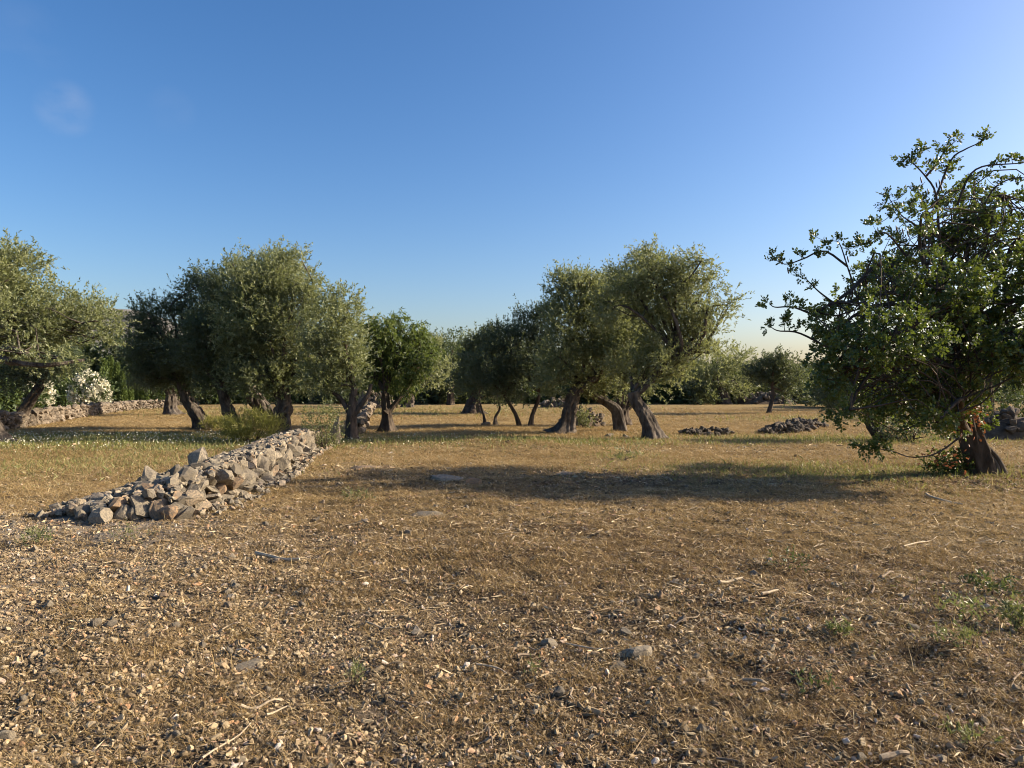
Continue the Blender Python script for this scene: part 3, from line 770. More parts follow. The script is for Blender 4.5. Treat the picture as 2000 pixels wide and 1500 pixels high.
tree('olive_tree', 'dark olive leaning right from the left edge behind the gnarled root', 'olive tree', 26.5,
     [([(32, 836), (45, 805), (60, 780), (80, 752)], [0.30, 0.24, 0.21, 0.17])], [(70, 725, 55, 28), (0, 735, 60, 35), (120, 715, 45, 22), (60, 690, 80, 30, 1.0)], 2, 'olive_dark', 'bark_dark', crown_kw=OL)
tree('olive_tree', 'distant olive with widely flared root foot beside the far stone wall', 'olive tree', 36.5,
     [([(336, 814), (332, 795), (334, 775), (330, 760)], [0.42, 0.34, 0.32, 0.26])], [(310, 735, 50, 28), (350, 725, 50, 35), (280, 745, 25, 20)], 3, 'olive_dark', flare=1.4, crown_kw=OL)
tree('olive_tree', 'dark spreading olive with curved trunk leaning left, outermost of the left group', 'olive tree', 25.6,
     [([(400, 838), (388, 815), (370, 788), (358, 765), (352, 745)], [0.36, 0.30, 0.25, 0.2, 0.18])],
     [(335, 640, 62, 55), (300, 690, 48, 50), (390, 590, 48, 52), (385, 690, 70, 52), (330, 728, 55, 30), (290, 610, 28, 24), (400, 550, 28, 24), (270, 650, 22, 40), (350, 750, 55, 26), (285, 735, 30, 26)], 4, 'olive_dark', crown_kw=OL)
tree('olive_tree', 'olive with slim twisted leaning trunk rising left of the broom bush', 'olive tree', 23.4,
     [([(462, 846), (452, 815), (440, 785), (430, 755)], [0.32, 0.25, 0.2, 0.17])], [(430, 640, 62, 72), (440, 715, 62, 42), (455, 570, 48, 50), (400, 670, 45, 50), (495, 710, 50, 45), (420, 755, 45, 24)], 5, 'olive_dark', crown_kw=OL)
tree('olive_tree', 'olive with thick double trunk leaning left behind the broom bush', 'olive tree', 26.0,
     [([(528, 838), (515, 808), (498, 780), (485, 752)], [0.36, 0.32, 0.28, 0.24]), ([(536, 838), (528, 808), (515, 785), (500, 765)], [0.22, 0.18, 0.15, 0.14])], [(490, 545, 52, 45), (470, 620, 70, 60), (540, 530, 45, 38), (520, 650, 60, 60)], 6, crown_kw=OL)
tree('olive_tree', 'tallest sunlit olive of the left group with upright dark trunk behind the wall', 'olive tree', 22.4,
     [([(553, 845), (552, 815), (556, 790), (548, 760)], [0.30, 0.29, 0.30, 0.26])],
     [(510, 550, 62, 48), (560, 540, 50, 40), (555, 600, 78, 62), (500, 630, 65, 62), (585, 640, 60, 55), (540, 690, 62, 48), (510, 735, 42, 28), (575, 715, 42, 36), (546, 502, 14, 20), (590, 510, 14, 18), (455, 515, 18, 14), (605, 580, 30, 36), (480, 750, 46, 24), (540, 745, 50, 26), (590, 735, 36, 30), (470, 690, 40, 40)], 7, crown_kw=OL, gnarl=0.3)
tree('olive_tree', 'small olive with black forked trunk standing at the end of the broken wall', 'olive tree', 20.4,
     [([(687, 862), (686, 830), (688, 800), (690, 775), (692, 755)], [0.22, 0.19, 0.18, 0.14, 0.11]), ([(688, 815), (676, 795), (662, 775), (640, 760)], [0.1, 0.09, 0.075, 0.06]), ([(688, 815), (702, 795), (718, 772), (725, 750)], [0.11, 0.1, 0.08, 0.06])],
     [(645, 640, 52, 55), (668, 600, 36, 34), (680, 670, 42, 55), (640, 710, 52, 42), (690, 720, 34, 38), (620, 690, 35, 40), (620, 750, 40, 24), (665, 755, 40, 22)], 8, 'olive', 'bark_dark', crown_kw=OL, gnarl=0.1, flare=0.4)
tree('almond_tree', 'bright green almond tree with drooping leaves and dark flared foot', 'almond tree', 24.3,
     [([(757, 842), (756, 815), (754, 792), (752, 765)], [0.27, 0.2, 0.19, 0.15]), ([(756, 805), (770, 790), (782, 775)], [0.12, 0.11, 0.08])],
     [(770, 625, 14, 26), (760, 650, 26, 28), (735, 660, 20, 36), (795, 650, 28, 22), (740, 700, 28, 34), (785, 690, 34, 32), (820, 680, 22, 24), (770, 730, 36, 26), (820, 710, 18, 22), (700, 735, 16, 26), (845, 690, 14, 12), (805, 745, 24, 16), (722, 650, 16, 30)], 9, 'almond', 'bark_dark', flare=1.8,
     crown_kw=dict(rc=0.28, cover=1.15, twigs=9, lpt=12, L=0.16, Wd=0.036, droop=0.9, ldown=0.9, up=0.25), gnarl=0.15, jit=(0.5, 0.0))
tree('olive_tree', 'distant olive with stout trunk beyond the almond tree', 'olive tree', 50, [([(797, 797), (798, 780), (794, 765)], [0.5, 0.45, 0.4])], [(830, 690, 40, 38), (790, 730, 50, 28), (850, 730, 40, 30)], 10, crown_kw=FAR)
tree('carob_tree', 'round-topped distant tree in the gap left of the centre olives, sunlit crown', 'tree', 56, [([(880, 785), (880, 750), (882, 730)], [0.3, 0.25, 0.2])], [(884, 684, 36, 38), (868, 722, 38, 36), (905, 732, 36, 38)], 11, 'bush', 'bark_dark', crown_kw=FAR)
tree('carob_tree', 'second distant tree in the same gap, lower yellow-green crown', 'tree', 60, [([(925, 785), (925, 750), (922, 730)], [0.3, 0.25, 0.2])], [(924, 690, 34, 36), (944, 722, 36, 38), (905, 702, 24, 28)], 12, 'olive', 'bark_dark', crown_kw=FAR)

# centre group
tree('olive_tree', 'dark low olive with very broad flared base, left of the centre group', 'olive tree', 39,
     [([(924, 806), (924, 790), (930, 775), (940, 750)], [0.62, 0.45, 0.35, 0.28])], [(950, 700, 48, 50), (925, 740, 42, 30), (985, 720, 50, 50), (960, 655, 20, 16)], 13, 'olive_dark', 'bark_dark', flare=1.2, crown_kw=OL | dict(L=0.14, Wd=0.045, rc=0.4))
tree('sapling', 'small twin-stemmed sapling beside the tan boulder', 'sapling', 29,
     [([(948, 828), (945, 812), (940, 795), (936, 782)], [0.09, 0.06, 0.05, 0.03]), ([(968, 830), (968, 815), (976, 798), (972, 780)], [0.1, 0.07, 0.06, 0.04])], [(945, 778, 22, 12), (975, 775, 20, 12)], 14, crown_kw=OL | dict(cover=0.5), flare=1.6, gnarl=0.1)
tree('olive_tree', 'dark bushy tree on two thin leaning stems, left of the tall centre olives', 'olive tree', 27.6,
     [([(1016, 833), (1008, 812), (996, 790), (985, 772)], [0.11, 0.09, 0.08, 0.07]), ([(1035, 832), (1040, 810), (1050, 785), (1054, 765)], [0.13, 0.1, 0.09, 0.08])],
     [(1000, 680, 55, 45), (1045, 640, 42, 42), (960, 715, 42, 42), (1050, 710, 50, 48), (1010, 750, 70, 34), (1075, 620, 28, 26), (980, 660, 30, 24), (935, 755, 22, 22)], 15, 'olive_dark', 'bark_dark', crown_kw=OL, gnarl=0.12, flare=0.6)
tree('olive_tree', 'tall olive on a thick flared trunk leaning right, left half of the centre pair', 'olive tree', 23.6,
     [([(1100, 848), (1108, 825), (1113, 800), (1120, 775), (1135, 745)], [0.40, 0.29, 0.26, 0.25, 0.2]), ([(1120, 772), (1145, 748), (1168, 735)], [0.2, 0.18, 0.14])],
     [(1128, 585, 52, 52), (1100, 560, 28, 28), (1130, 552, 34, 22), (1110, 640, 48, 52), (1160, 640, 48, 60), (1095, 700, 42, 45), (1145, 705, 52, 42), (1170, 575, 34, 36), (1190, 700, 40, 40), (1180, 590, 46, 44), (1090, 750, 48, 28), (1140, 750, 40, 22)], 16, 'olive', flare=1.3, crown_kw=OL)
tree('olive_tree', 'olive with bent trunk, its broken limb leaning far left', 'olive tree', 24.4,
     [([(1212, 842), (1208, 818), (1203, 800), (1188, 788), (1165, 775), (1145, 762), (1130, 742)], [0.29, 0.24, 0.23, 0.19, 0.17, 0.15, 0.12]), ([(1190, 788), (1180, 770), (1184, 752)], [0.07, 0.06, 0.045])],
     [(1205, 645, 42, 36, -1.5), (1222, 690, 42, 36, -1.5), (1190, 735, 52, 30), (1240, 660, 28, 30, -1.5), (1215, 755, 40, 20)], 17, crown_kw=OL, flare=0.3, gnarl=0.15)
tree('olive_tree', 'olive with dark upright trunk between the bent and the leaning trunks', 'olive tree', 28.5,
     [([(1216, 828), (1214, 805), (1216, 780), (1222, 755)], [0.34, 0.3, 0.3, 0.26]), ([(1218, 800), (1235, 785), (1240, 765)], [0.16, 0.16, 0.14])],
     [(1215, 590, 42, 48), (1250, 540, 45, 40), (1215, 560, 36, 34), (1230, 640, 50, 50), (1270, 610, 50, 50), (1240, 710, 50, 40), (1190, 610, 34, 40)], 18, 'olive_dark', 'bark_dark', crown_kw=OL)
tree('olive_tree', 'largest centre olive with sunlit split trunk leaning left', 'olive tree', 20.9,
     [([(1276, 860), (1268, 830), (1255, 805), (1242, 785), (1236, 765)], [0.34, 0.26, 0.24, 0.22, 0.2]), ([(1292, 858), (1282, 835), (1272, 812), (1262, 795)], [0.14, 0.1, 0.09, 0.08]), ([(1240, 772), (1280, 735), (1302, 705), (1330, 700)], [0.14, 0.13, 0.12, 0.08])],
     [(1270, 525, 52, 36), (1290, 580, 70, 52), (1345, 540, 45, 36), (1370, 510, 16, 22), (1360, 590, 48, 44), (1310, 640, 70, 45), (1375, 645, 40, 38), (1405, 630, 24, 30), (1422, 595, 18, 26), (1345, 680, 50, 26), (1235, 720, 50, 40), (1280, 700, 50, 36), (1385, 690, 30, 22), (1260, 510, 20, 14), (1245, 765, 24, 18), (1218, 555, 40, 36), (1200, 600, 40, 44), (1270, 745, 36, 22), (1330, 735, 34, 22)], 19, crown_kw=OL, flare=0.9, gnarl=0.2, jit=0.8)
tree('olive_tree', 'distant sunlit olive with split leaning trunk, just right of the centre group', 'olive tree', 57,
     [([(1416, 789), (1414, 775), (1408, 760), (1404, 748)], [0.62, 0.5, 0.42, 0.36])], [(1400, 705, 48, 34), (1440, 700, 32, 26), (1350, 745, 40, 26), (1440, 750, 34, 26), (1375, 770, 22, 14), (1455, 775, 16, 10), (1395, 745, 40, 22)], 20, crown_kw=FAR, gnarl=0.15)
tree('olive_tree', 'slim young tree with thin leaning trunk left of the carob', 'olive tree', 38.6,
     [([(1500, 810), (1506, 790), (1510, 770), (1508, 755)], [0.17, 0.14, 0.12, 0.1])], [(1505, 725, 34, 26), (1535, 735, 30, 26), (1475, 735, 20, 18), (1520, 705, 20, 14), (1535, 770, 14, 12)], 21, 'olive_dark', 'bark_dark', crown_kw=OL | dict(L=0.14, Wd=0.045, rc=0.4), gnarl=0.1, flare=0.5)
tree('olive_tree', 'low dark tree with sharply curved trunk behind the carob branches', 'olive tree', 20.9,
     [([(1760, 862), (1725, 855), (1703, 835), (1696, 810), (1700, 780)], [0.2, 0.19, 0.17, 0.13, 0.1])], [(1690, 745, 55, 40), (1650, 770, 40, 35), (1740, 735, 50, 45)], 22, 'olive_dark', 'bark_dark', crown_kw=OL, flare=0.3)

# ------------------------------------------------------------------ carob tree
def carob():
    d0 = 12.8; rng = np.random.default_rng(50)
    bx, by = P3(1922, 750, d0)[:2]; base = np.array([bx, by, hg(bx, by)])
    root = thing('carob_tree', 'large dark glossy-leaved carob tree with drooping branches at the right edge', 'carob tree', base)
    pts = [P3(x, y, d0) for x, y in ((1922, 932), (1908, 895), (1896, 850), (1885, 790), (1875, 720), (1872, 640))]
    pts[0][2] = base[2] - 0.15
    V, F = trunk_mesh(pts, [0.28, 0.25, 0.23, 0.21, 0.17, 0.12], 51, 0.26, 0.06)
    put('trunk', mesh('trunk', V - base, F, None, True), M['bark_dark'], root)
    for pl in ([(1952, 928), (1944, 905), (1930, 885), (1912, 868)], [(1966, 930), (1950, 898), (1935, 880), (1905, 850)]):
        q = spline([P3(x, y, d0 - 0.15) for x, y in pl], 10); q[0][2] = base[2] - 0.1
        V, F = tube(q, np.linspace(0.05, 0.035, 10), 7); put('root', mesh('root', V - base, F, None, True), M['bark'], root)
    specs = [(1880, 430, 75, 55), (1800, 480, 80, 58), (1950, 470, 90, 80), (1715, 555, 75, 52), (1830, 565, 110, 72), (1640, 640, 62, 52), (1740, 665, 100, 72), (1880, 670, 105, 80),
             (2040, 580, 110, 110), (1630, 715, 55, 50), (1700, 760, 70, 48), (1790, 770, 85, 52), (1880, 770, 70, 60), (1980, 690, 85, 55), (2110, 680, 110, 80), (1900, 365, 42, 28), (1960, 380, 50, 30), (1745, 800, 62, 30), (1830, 825, 58, 24), (1890, 815, 40, 24),
             (1590, 610, 26, 22), (1800, 420, 44, 30), (2060, 460, 90, 70), (1660, 800, 34, 22), (2180, 580, 90, 110)]
    blobs = px_blobs(d0 - 0.35, specs, rng, 1.9, 0.0)
    zmin = base[2] + 0.45
    top_b = [b for b, q in zip(blobs, specs) if q[1] < 520]; low_b = [b for b, q in zip(blobs, specs) if q[1] >= 520]
    c1, u1 = clumps(rng, top_b, 0.24, 0.55, 0.25); c2, u2 = clumps(rng, low_b, 0.24, 0.95, 0.2)
    cl, u = np.vstack([c1, c2]), np.vstack([u1, u2])
    kk = cl[:, 2] > zmin; cl, u = cl[kk], u[kk]
    # rosettes of compound leaves
    rp, rd = [], []
    T = 4
    ti = np.repeat(np.arange(len(cl)), T)
    rp = cl[ti] + rng.normal(size=(len(ti), 3)) * 0.13
    rd = unit(u[ti] * 0.7 + np.array([0, 0, 0.35]) + rng.normal(size=(len(ti), 3)) * 0.45)
    twig = Acc()
    stick = [([(1690, 640), (1668, 560), (1655, 520), (1640, 476), (1625, 470)], [(1592, 462), (1640, 466), (1672, 482), (1612, 478), (1655, 490)]),
             ([(1655, 520), (1610, 490), (1570, 505), (1535, 516), (1512, 506)], [(1512, 505), (1530, 508), (1566, 500), (1548, 525), (1600, 500)]),
             ([(1640, 600), (1600, 570), (1575, 545)], [(1570, 543), (1590, 560)]), ([(1600, 620), (1550, 600), (1515, 600), (1503, 594)], [(1503, 594), (1545, 590), (1560, 600)]),
             ([(1620, 680), (1560, 650), (1520, 646), (1502, 636)], [(1502, 637), (1530, 620), (1540, 632), (1560, 640)]),
             ([(1835, 470), (1828, 380), (1808, 345), (1785, 320), (1770, 303)], [(1770, 303), (1800, 296), (1775, 315), (1795, 310), (1812, 330)]),
             ([(1808, 345), (1830, 320), (1845, 295), (1868, 274)], [(1868, 274), (1845, 285), (1855, 300), (1835, 308), (1820, 325), (1860, 330)]),
             ([(1830, 380), (1858, 312), (1885, 292), (1910, 280), (1928, 266)], [(1928, 264), (1915, 276), (1850, 335), (1860, 320)]),
             ([(1870, 400), (1892, 345), (1920, 325), (1960, 321), (2000, 318), (2030, 310)], [(1945, 312), (1975, 305), (2000, 312), (2030, 308), (1890, 355)]),
             ([(1910, 430), (1940, 370), (1980, 348), (2020, 350)], [(1925, 345), (1955, 350), (1985, 360), (2015, 350)]),
             ([(1850, 520), (1800, 450), (1760, 420), (1735, 385)], [(1735, 383), (1765, 380), (1725, 405), (1755, 410), (1745, 430), (1710, 440)]),
             ([(1820, 430), (1800, 390), (1792, 368)], [(1792, 368), (1800, 400)]), ([(1770, 500), (1730, 455), (1700, 470)], [(1705, 440), (1680, 475), (1700, 480)])]
    for pl, ends in stick:
        dd = d0 + rng.uniform(-0.5, 0.5)
        q = spline([P3(x, y, dd) for x, y in pl], 14)
        twig.add(*tube(q - base, np.linspace(0.022, 0.006, 14), 5))
        for ex, ey in ends:
            e = P3(ex, ey, dd)
            near = q[np.argmin(np.linalg.norm(q - e, axis=1))]
            if np.linalg.norm(near - e) > 0.05: twig.add(*tube(spline([near, (near + e) / 2 + [0, 0, -0.03], e], 5) - base, np.linspace(0.007, 0.004, 5), 4))
            m = 2
            rp = np.vstack([rp, e + rng.normal(size=(m, 3)) * 0.035]); rd = np.vstack([rd, unit(np.tile([-0.25, 0, 0.75], (m, 1)) + rng.normal(size=(m, 3)) * 0.3)])
    put('outer_twig', twig.mesh('outer_twig', None, True), M['bark_dark'], root)
    for pl in ([(1880, 850), (1830, 885), (1780, 893), (1740, 880), (1700, 876)], [(1870, 700), (1830, 760), (1800, 830)], [(1868, 660), (1790, 640), (1745, 690), (1738, 760)], [(1880, 700), (1800, 700), (1730, 730), (1700, 790)]):
        q = spline([P3(x, y, d0 - 0.6) for x, y in pl], 14)
        V, F = tube(q, np.linspace(0.018, 0.006, 14), 6); put('limb', mesh('limb', V - base, F, None, True), M['bark'], root)
    e = P3(1712, 876, d0 - 0.6)
    rp = np.vstack([rp, e + rng.normal(size=(14, 3)) * [0.22, 0.1, 0.05]]); rd = np.vstack([rd, unit(rng.normal(size=(14, 3)) * 0.6 + [-0.3, 0, 0.3])])
    n = len(rp); K = 5
    ri = np.repeat(np.arange(n), K)
    rach = unit(rd[ri] * 0.6 + rng.normal(size=(n * K, 3)) * 0.6)
    rl = rng.uniform(0.09, 0.15, n * K)
    J = 7
    si = np.repeat(np.arange(n * K), J); t = np.tile(np.linspace(0.3, 1.0, J), n * K)
    perp = unit(np.cross(rach, rng.normal(size=(n * K, 3))))
    sgn = np.tile([1, -1, 1, -1, 1, -1, 0.0], n * K)[:, None]
    pos = rp[ri][si] + rach[si] * (rl[si] * t)[:, None]
    ld = unit(rach[si] * 0.6 + perp[si] * sgn + rng.normal(size=(len(si), 3)) * 0.2)
    cr = rng.uniform(0, 1, n)
    rnd = np.clip(0.55 * cr[ri][si] + 0.45 * rng.uniform(0, 1, len(si)), 0, 1)
    V, F, r = leaves(rng, pos, ld, 0.056 * rng.uniform(0.7, 1.2, len(si)), 0.034, rnd, 'oval')
    NTRI[0] += 4 * len(F)
    put('crown', mesh('crown', V - base, F, r), M['carob'], root)
    # limbs
    for c, Rr in blobs:
        e = min(pts[2:], key=lambda q: np.linalg.norm(q - c) + 0.4 * max(0, q[2] - c[2]))
        acc = Acc(); pth = limb_path(e, c, rng, 0.16, 9)
        acc.add(*tube(pth, np.linspace(0.065, 0.02, 9), 7))
        near = cl[np.argsort(np.linalg.norm((cl - c) / Rr, axis=1))[:90]]
        for q in near[rng.choice(len(near), min(22, len(near)), replace=False)]:
            sp = limb_path(pth[rng.integers(3, 9)], q, rng, 0.10, 6); acc.add(*tube(sp, np.linspace(0.016, 0.005, 6), 4))
        put('limb', acc.mesh('limb', base, True), M['bark_dark'], root)
    # withered leaves near the trunk, pods in the top
    p = P3(1888, 808, d0 - 0.7) + rng.normal(size=(170, 3)) * [0.12, 0.2, 0.22]
    p2 = P3(1850, 892, d0 - 0.4) + rng.normal(size=(50, 3)) * [0.2, 0.15, 0.1]
    p = np.vstack([p, p2])
    V, F, r = leaves(rng, p, unit(rng.normal(size=p.shape) + [0, 0, -0.6]), 0.065, 0.036, rng.uniform(0, 1, len(p)), 'oval')
    tag(put('withered_leaves', mesh('withered_leaves', V - base, F, r), M['rust'], root), kind='stuff')
    for x, y in ((1798, 345), (1812, 368), (1808, 372), (1828, 355), (1834, 350), (1838, 362), (1762, 445), (1772, 450), (1538, 522), (1750, 440), (1840, 430), (1870, 440), (1655, 500), (1700, 560), (1640, 660)):
        a = P3(x, y, d0 - 0.1); q = spline([a, a + [0.01, 0, -0.06], a + [0.025, 0, -0.12]], 6)
        V, F = tube(q, [0.004, 0.011, 0.012, 0.012, 0.011, 0.003], 6); put('pod', mesh('pod', V - base, F, None, True), M['pod'], root)
carob()

# ------------------------------------------------------------------ shrubs, hedge, cypresses
def shrub(name, label, cat, px_c, py_base, d, w, h, seed, mat='bush', L=0.06, Wd=0.03, n_cl=60, rc=0.22, group=None, z0=None, twigs=7, lpt=10, up=0.5, flowers=0, stems=5):
    rng = np.random.default_rng(seed)
    x = (px_c - 1000) / F_PX * d; base = np.array([x, d, hg(x, d) if z0 is None else z0])
    root = thing(name, label, cat, base, group)
    b = [(np.array([0, 0, h * 0.5]), np.array([w / 2, w / 2 * 0.85, h * 0.5])), (np.array([w * 0.22, 0, h * 0.4]), np.array([w * 0.3, w * 0.3, h * 0.36])), (np.array([-w * 0.24, 0.05, h * 0.38]), np.array([w * 0.28, w * 0.3, h * 0.34]))]
    (V, F, r), cl = crown_geo(rng, b, rc=rc, cover=0.8, twigs=twigs, lpt=lpt, L=L, Wd=Wd, up=up, zmin=0.03)
    NTRI[0] += 2 * len(F)
    put('foliage', mesh('foliage', V, F, r), M[mat], root)
    acc = Acc()
    for q in cl[rng.choice(len(cl), min(stems * 2, len(cl)), replace=False)]:
        acc.add(*tube(limb_path([rng.normal() * 0.05 * w, rng.normal() * 0.05 * w, -0.05], q, rng, 0.05, 5), np.linspace(0.02, 0.006, 5) * min(1.0, 0.12 + w * 0.55), 5))
    put('stem', acc.mesh('stem', None, True), M['bark_dark'], root)
    if flowers:
        u = unit(rng.normal(size=(flowers, 3)) * [1, 1, 1]); u[:, 2] = np.where(u[:, 2] < -0.5, -u[:, 2], u[:, 2])
        which = rng.integers(0, len(b), flowers)
        p = np.array([b[k][0] + u[i] * b[k][1] * rng.uniform(0.95, 1.12) for i, k in enumerate(which)])
        p = p[p[:, 2] > 0.2]
        pi = np.repeat(np.arange(len(p)), 9)
        pos = p[pi] + rng.normal(size=(len(pi), 3)) * 0.06
        V, F, r = leaves(rng, pos, unit(rng.normal(size=(len(pi), 3))), 0.11, 0.10, rng.uniform(0, 1, len(pi)), 'oval')
        put('blossom', mesh('blossom', V, F, r), M['flower'], root)
    return root
BB = dict(L=0.17, Wd=0.06, rc=0.4)
shrub('oleander', 'large oleander covered in white flowers behind the far stone wall', 'oleander', 176, 806, 42.5, 2.1, 2.3, 60, 'bush', flowers=330, **BB)
shrub('oleander', 'smaller half-hidden white oleander beside the dark leaning trunk', 'oleander', 72, 815, 38, 1.4, 2.0, 61, 'bush', flowers=150, **BB)
shrub('broom_bush', 'yellow-green broom bush growing behind the top of the broken wall', 'bush', 490, 850, 19.5, 1.55, 0.75, 62, 'broom', 0.16, 0.014, rc=0.2, twigs=9, lpt=12, up=1.2)
shrub('wild_shrub', 'airy green shrub with small leaves growing out of the far end of the broken wall', 'bush', 628, 860, 17.6, 0.95, 1.15, 63, 'weed', 0.05, 0.024, rc=0.16, twigs=7, lpt=7)
shrub('broom_bush', 'small broom tuft against the curved olive trunk', 'bush', 416, 840, 25, 0.8, 0.4, 64, 'broom', 0.14, 0.014, rc=0.16, up=1.2)
shrub('wild_shrub', 'dark shrub crouching under the carob behind the curved trunk', 'bush', 1775, 860, 20.2, 1.6, 0.75, 65, 'olive_dark', 0.09, 0.035, rc=0.25)
shrub('wild_shrub', 'leafy sucker shoots sprouting at the left foot of the carob trunk', 'bush', 1857, 925, 12.9, 0.75, 0.36, 66, 'carob', 0.05, 0.03, rc=0.12)
shrub('wild_shrub', 'leafy shoots on the stone heap behind the flared olive trunk', 'bush', 1138, 825, 26, 0.6, 0.8, 67, 'weed', 0.07, 0.03, rc=0.18)
shrub('wild_shrub', 'scrubby dry bush on the bank behind the carob trunk', 'bush', 1990, 840, 26.5, 2.6, 1.3, 68, 'bush', 0.11, 0.035, rc=0.3)
rng = np.random.default_rng(70)
CY = None
for k, (px, top, d) in enumerate(((203, 705, 46), (215, 700, 47), (228, 712, 46.5), (240, 725, 46), (253, 728, 46.5), (264, 742, 47), (276, 738, 47.5), (287, 748, 47), (125, 728, 46), (110, 735, 46.5))):
    h = (HORIZON - top) / F_PX * d + CAM_Z
    x = (px - 1000) / F_PX * d
    if CY is None:
        t_ = thing('cypress', 'x', 'cypress', (0, 0, 0))
        n = 2600; z = rng.uniform(0.02, 1, n); r = 0.26 * np.clip(np.minimum(z * 6, 1.0) * (1 - z) ** 0.55, 0.02, 1) * rng.uniform(0.6, 1.05, n); a = rng.uniform(0, 6.28, n)
        pos = np.stack([np.cos(a) * r, np.sin(a) * r, z * 3.0], 1)
        ld = unit(np.stack([np.cos(a) * 0.35, np.sin(a) * 0.35, np.ones(n)], 1) + rng.normal(size=(n, 3)) * 0.25)
        V, F, rr = leaves(rng, pos, ld, 0.26, 0.09, np.clip(rng.uniform(0.2, 1.2, n), 0, 1))
        put('foliage', mesh('cypress_foliage', V, F, rr), M['cypress'], t_)
        V, F = tube([[0, 0, -0.1], [0, 0, 1.2], [0, 0, 2.6]], [0.07, 0.05, 0.015], 7); put('trunk', mesh('cypress_trunk', V, F, None, True), M['bark_dark'], t_)
        CY = t_; o = t_
    else: o = copy_tree(CY)
    o.location = (x, d, hg(x, d)); s = h / 3.0; o.scale = (s * 1.1, s * 1.1, s); o.rotation_euler = (0, 0, k * 1.3)
    tag(o, 'narrow dark cypress in the row behind the far stone wall' if k < 8 else 'narrow cypress between the two white oleanders', 'cypress', 'row of cypresses behind the wall' if k < 8 else 'cypresses between the oleanders')

# far edge of the field: trees and bushes sharing a few shapes
PROTO = []
for v in range(5):
    rng = np.random.default_rng(400 + v)
    t_ = thing('far_tree', 'x', 'tree', (0, 0, 0))
    bl = []
    for _ in range(7):
        a = rng.uniform(0, 6.28); rr = rng.uniform(0.2, 1.6)
        bl.append((np.array([math.cos(a) * rr, math.sin(a) * rr, rng.uniform(1.5, 3.7)]), np.array([1, 1, 0.85]) * rng.uniform(0.75, 1.2)))
    (V, F, r), cl = crown_geo(rng, bl, rc=0.5, cover=0.75, twigs=7, lpt=8, L=0.26, Wd=0.10)
    put('crown', mesh('far_crown', V, F, r), M[('olive_dark', 'bush', 'olive', 'olive_dark', 'bush')[v]], t_)
    V, F = trunk_mesh([[0, 0, -0.15], [0.1, 0, 0.8], [rng.uniform(-.4, .4), 0, 1.8], [0, 0, 2.6]], [0.3, 0.24, 0.2, 0.12], 410 + v, 0.15, 0.8)
    put('trunk', mesh('far_trunk', V, F, None, True), M['bark_dark'], t_)
    PROTO.append(t_)
BPROTO = []
for v in range(3):
    rng = np.random.default_rng(430 + v)
    t_ = thing('far_bush', 'x', 'bush', (0, 0, 0))
    bl = [(np.array([rng.uniform(-1, 1), rng.uniform(-0.6, 0.6), rng.uniform(0.5, 1.1)]), np.array([0.9, 0.8, 0.75]) * rng.uniform(0.8, 1.3)) for _ in range(5)]
    (V, F, r), cl = crown_geo(rng, bl, rc=0.45, cover=0.8, twigs=7, lpt=8, L=0.26, Wd=0.10, zmin=-0.05)
    put('foliage', mesh('far_foliage', V, F, r), M['bush' if v else 'olive_dark'], t_)
    acc = Acc()
    for _ in range(6): acc.add(*tube(limb_path([0, 0, -0.1], [rng.uniform(-1, 1), rng.uniform(-.5, .5), 1.1], rng), np.linspace(0.05, 0.015, 7), 5))
    put('stem', acc.mesh('stem', None, True), M['bark_dark'], t_)
    BPROTO.append(t_)
rng = np.random.default_rng(440)
used = set()
def far(proto, x, d, s, label, cat, group):
    key = proto.name
    o = proto if key not in used else copy_tree(proto)
    used.add(key)
    o.location = (x, d, hg(x, d) - 0.05); o.scale = (s * rng.uniform(0.9, 1.15), s, s * rng.uniform(0.9, 1.1)); o.rotation_euler = (0, 0, rng.uniform(0, 6.28))
    tag(o, label, cat, group)
for px in range(-260, 2300, 48):
    d = rng.uniform(66, 84); x = (px + rng.uniform(-20, 20) - 1000) / F_PX * d
    s = rng.uniform(0.95, 1.35) * (0.75 if 1420 < px < 1640 else 1.0) * (1.15 if 780 < px < 1010 else 1)
    far(PROTO[int(rng.integers(5))], x, d, s, 'distant green tree in the dense row closing the far edge of the field', 'tree', 'trees along the far edge of the field')
for px in range(380, 1700, 58):
    d = rng.uniform(56, 61); x = (px + rng.uniform(-20, 20) - 1000) / F_PX * d
    if 1380 < px < 1600: continue
    far(BPROTO[int(rng.integers(3))], x, d, rng.uniform(0.9, 1.5), 'dark bush filling the gap between trunks at the far edge of the field', 'bush', 'bushes along the far edge of the field')
for px in range(-240, 2280, 55):
    d = rng.uniform(62, 68); x = (px + rng.uniform(-25, 25) - 1000) / F_PX * d
    far(BPROTO[int(rng.integers(3))], x, d, rng.uniform(1.1, 1.8), 'dark bush filling the gap between trunks at the far edge of the field', 'bush', 'bushes along the far edge of the field')
for px, d, s in ((-60, 44, 1.0), (20, 47, 1.25), (95, 50, 1.3), (165, 52, 1.2), (235, 53, 1.35), (300, 50, 1.1), (-150, 42, 1.1), (345, 55, 1.2)):
    far(PROTO[int(rng.integers(2))], (px - 1000) / F_PX * d, d, s, 'dark leafy tree standing behind the oleanders and cypresses', 'tree', 'dark trees behind the oleanders')
for px, d, s in ((-90, 36, 1.0), (5, 38, 1.1), (120, 44.5, 0.9), (270, 50, 1.0), (310, 49, 0.9)):
    far(BPROTO[int(rng.integers(3))], (px - 1000) / F_PX * d, d, s, 'dark bush growing along the top of the far stone wall', 'bush', 'bushes above the far stone wall')
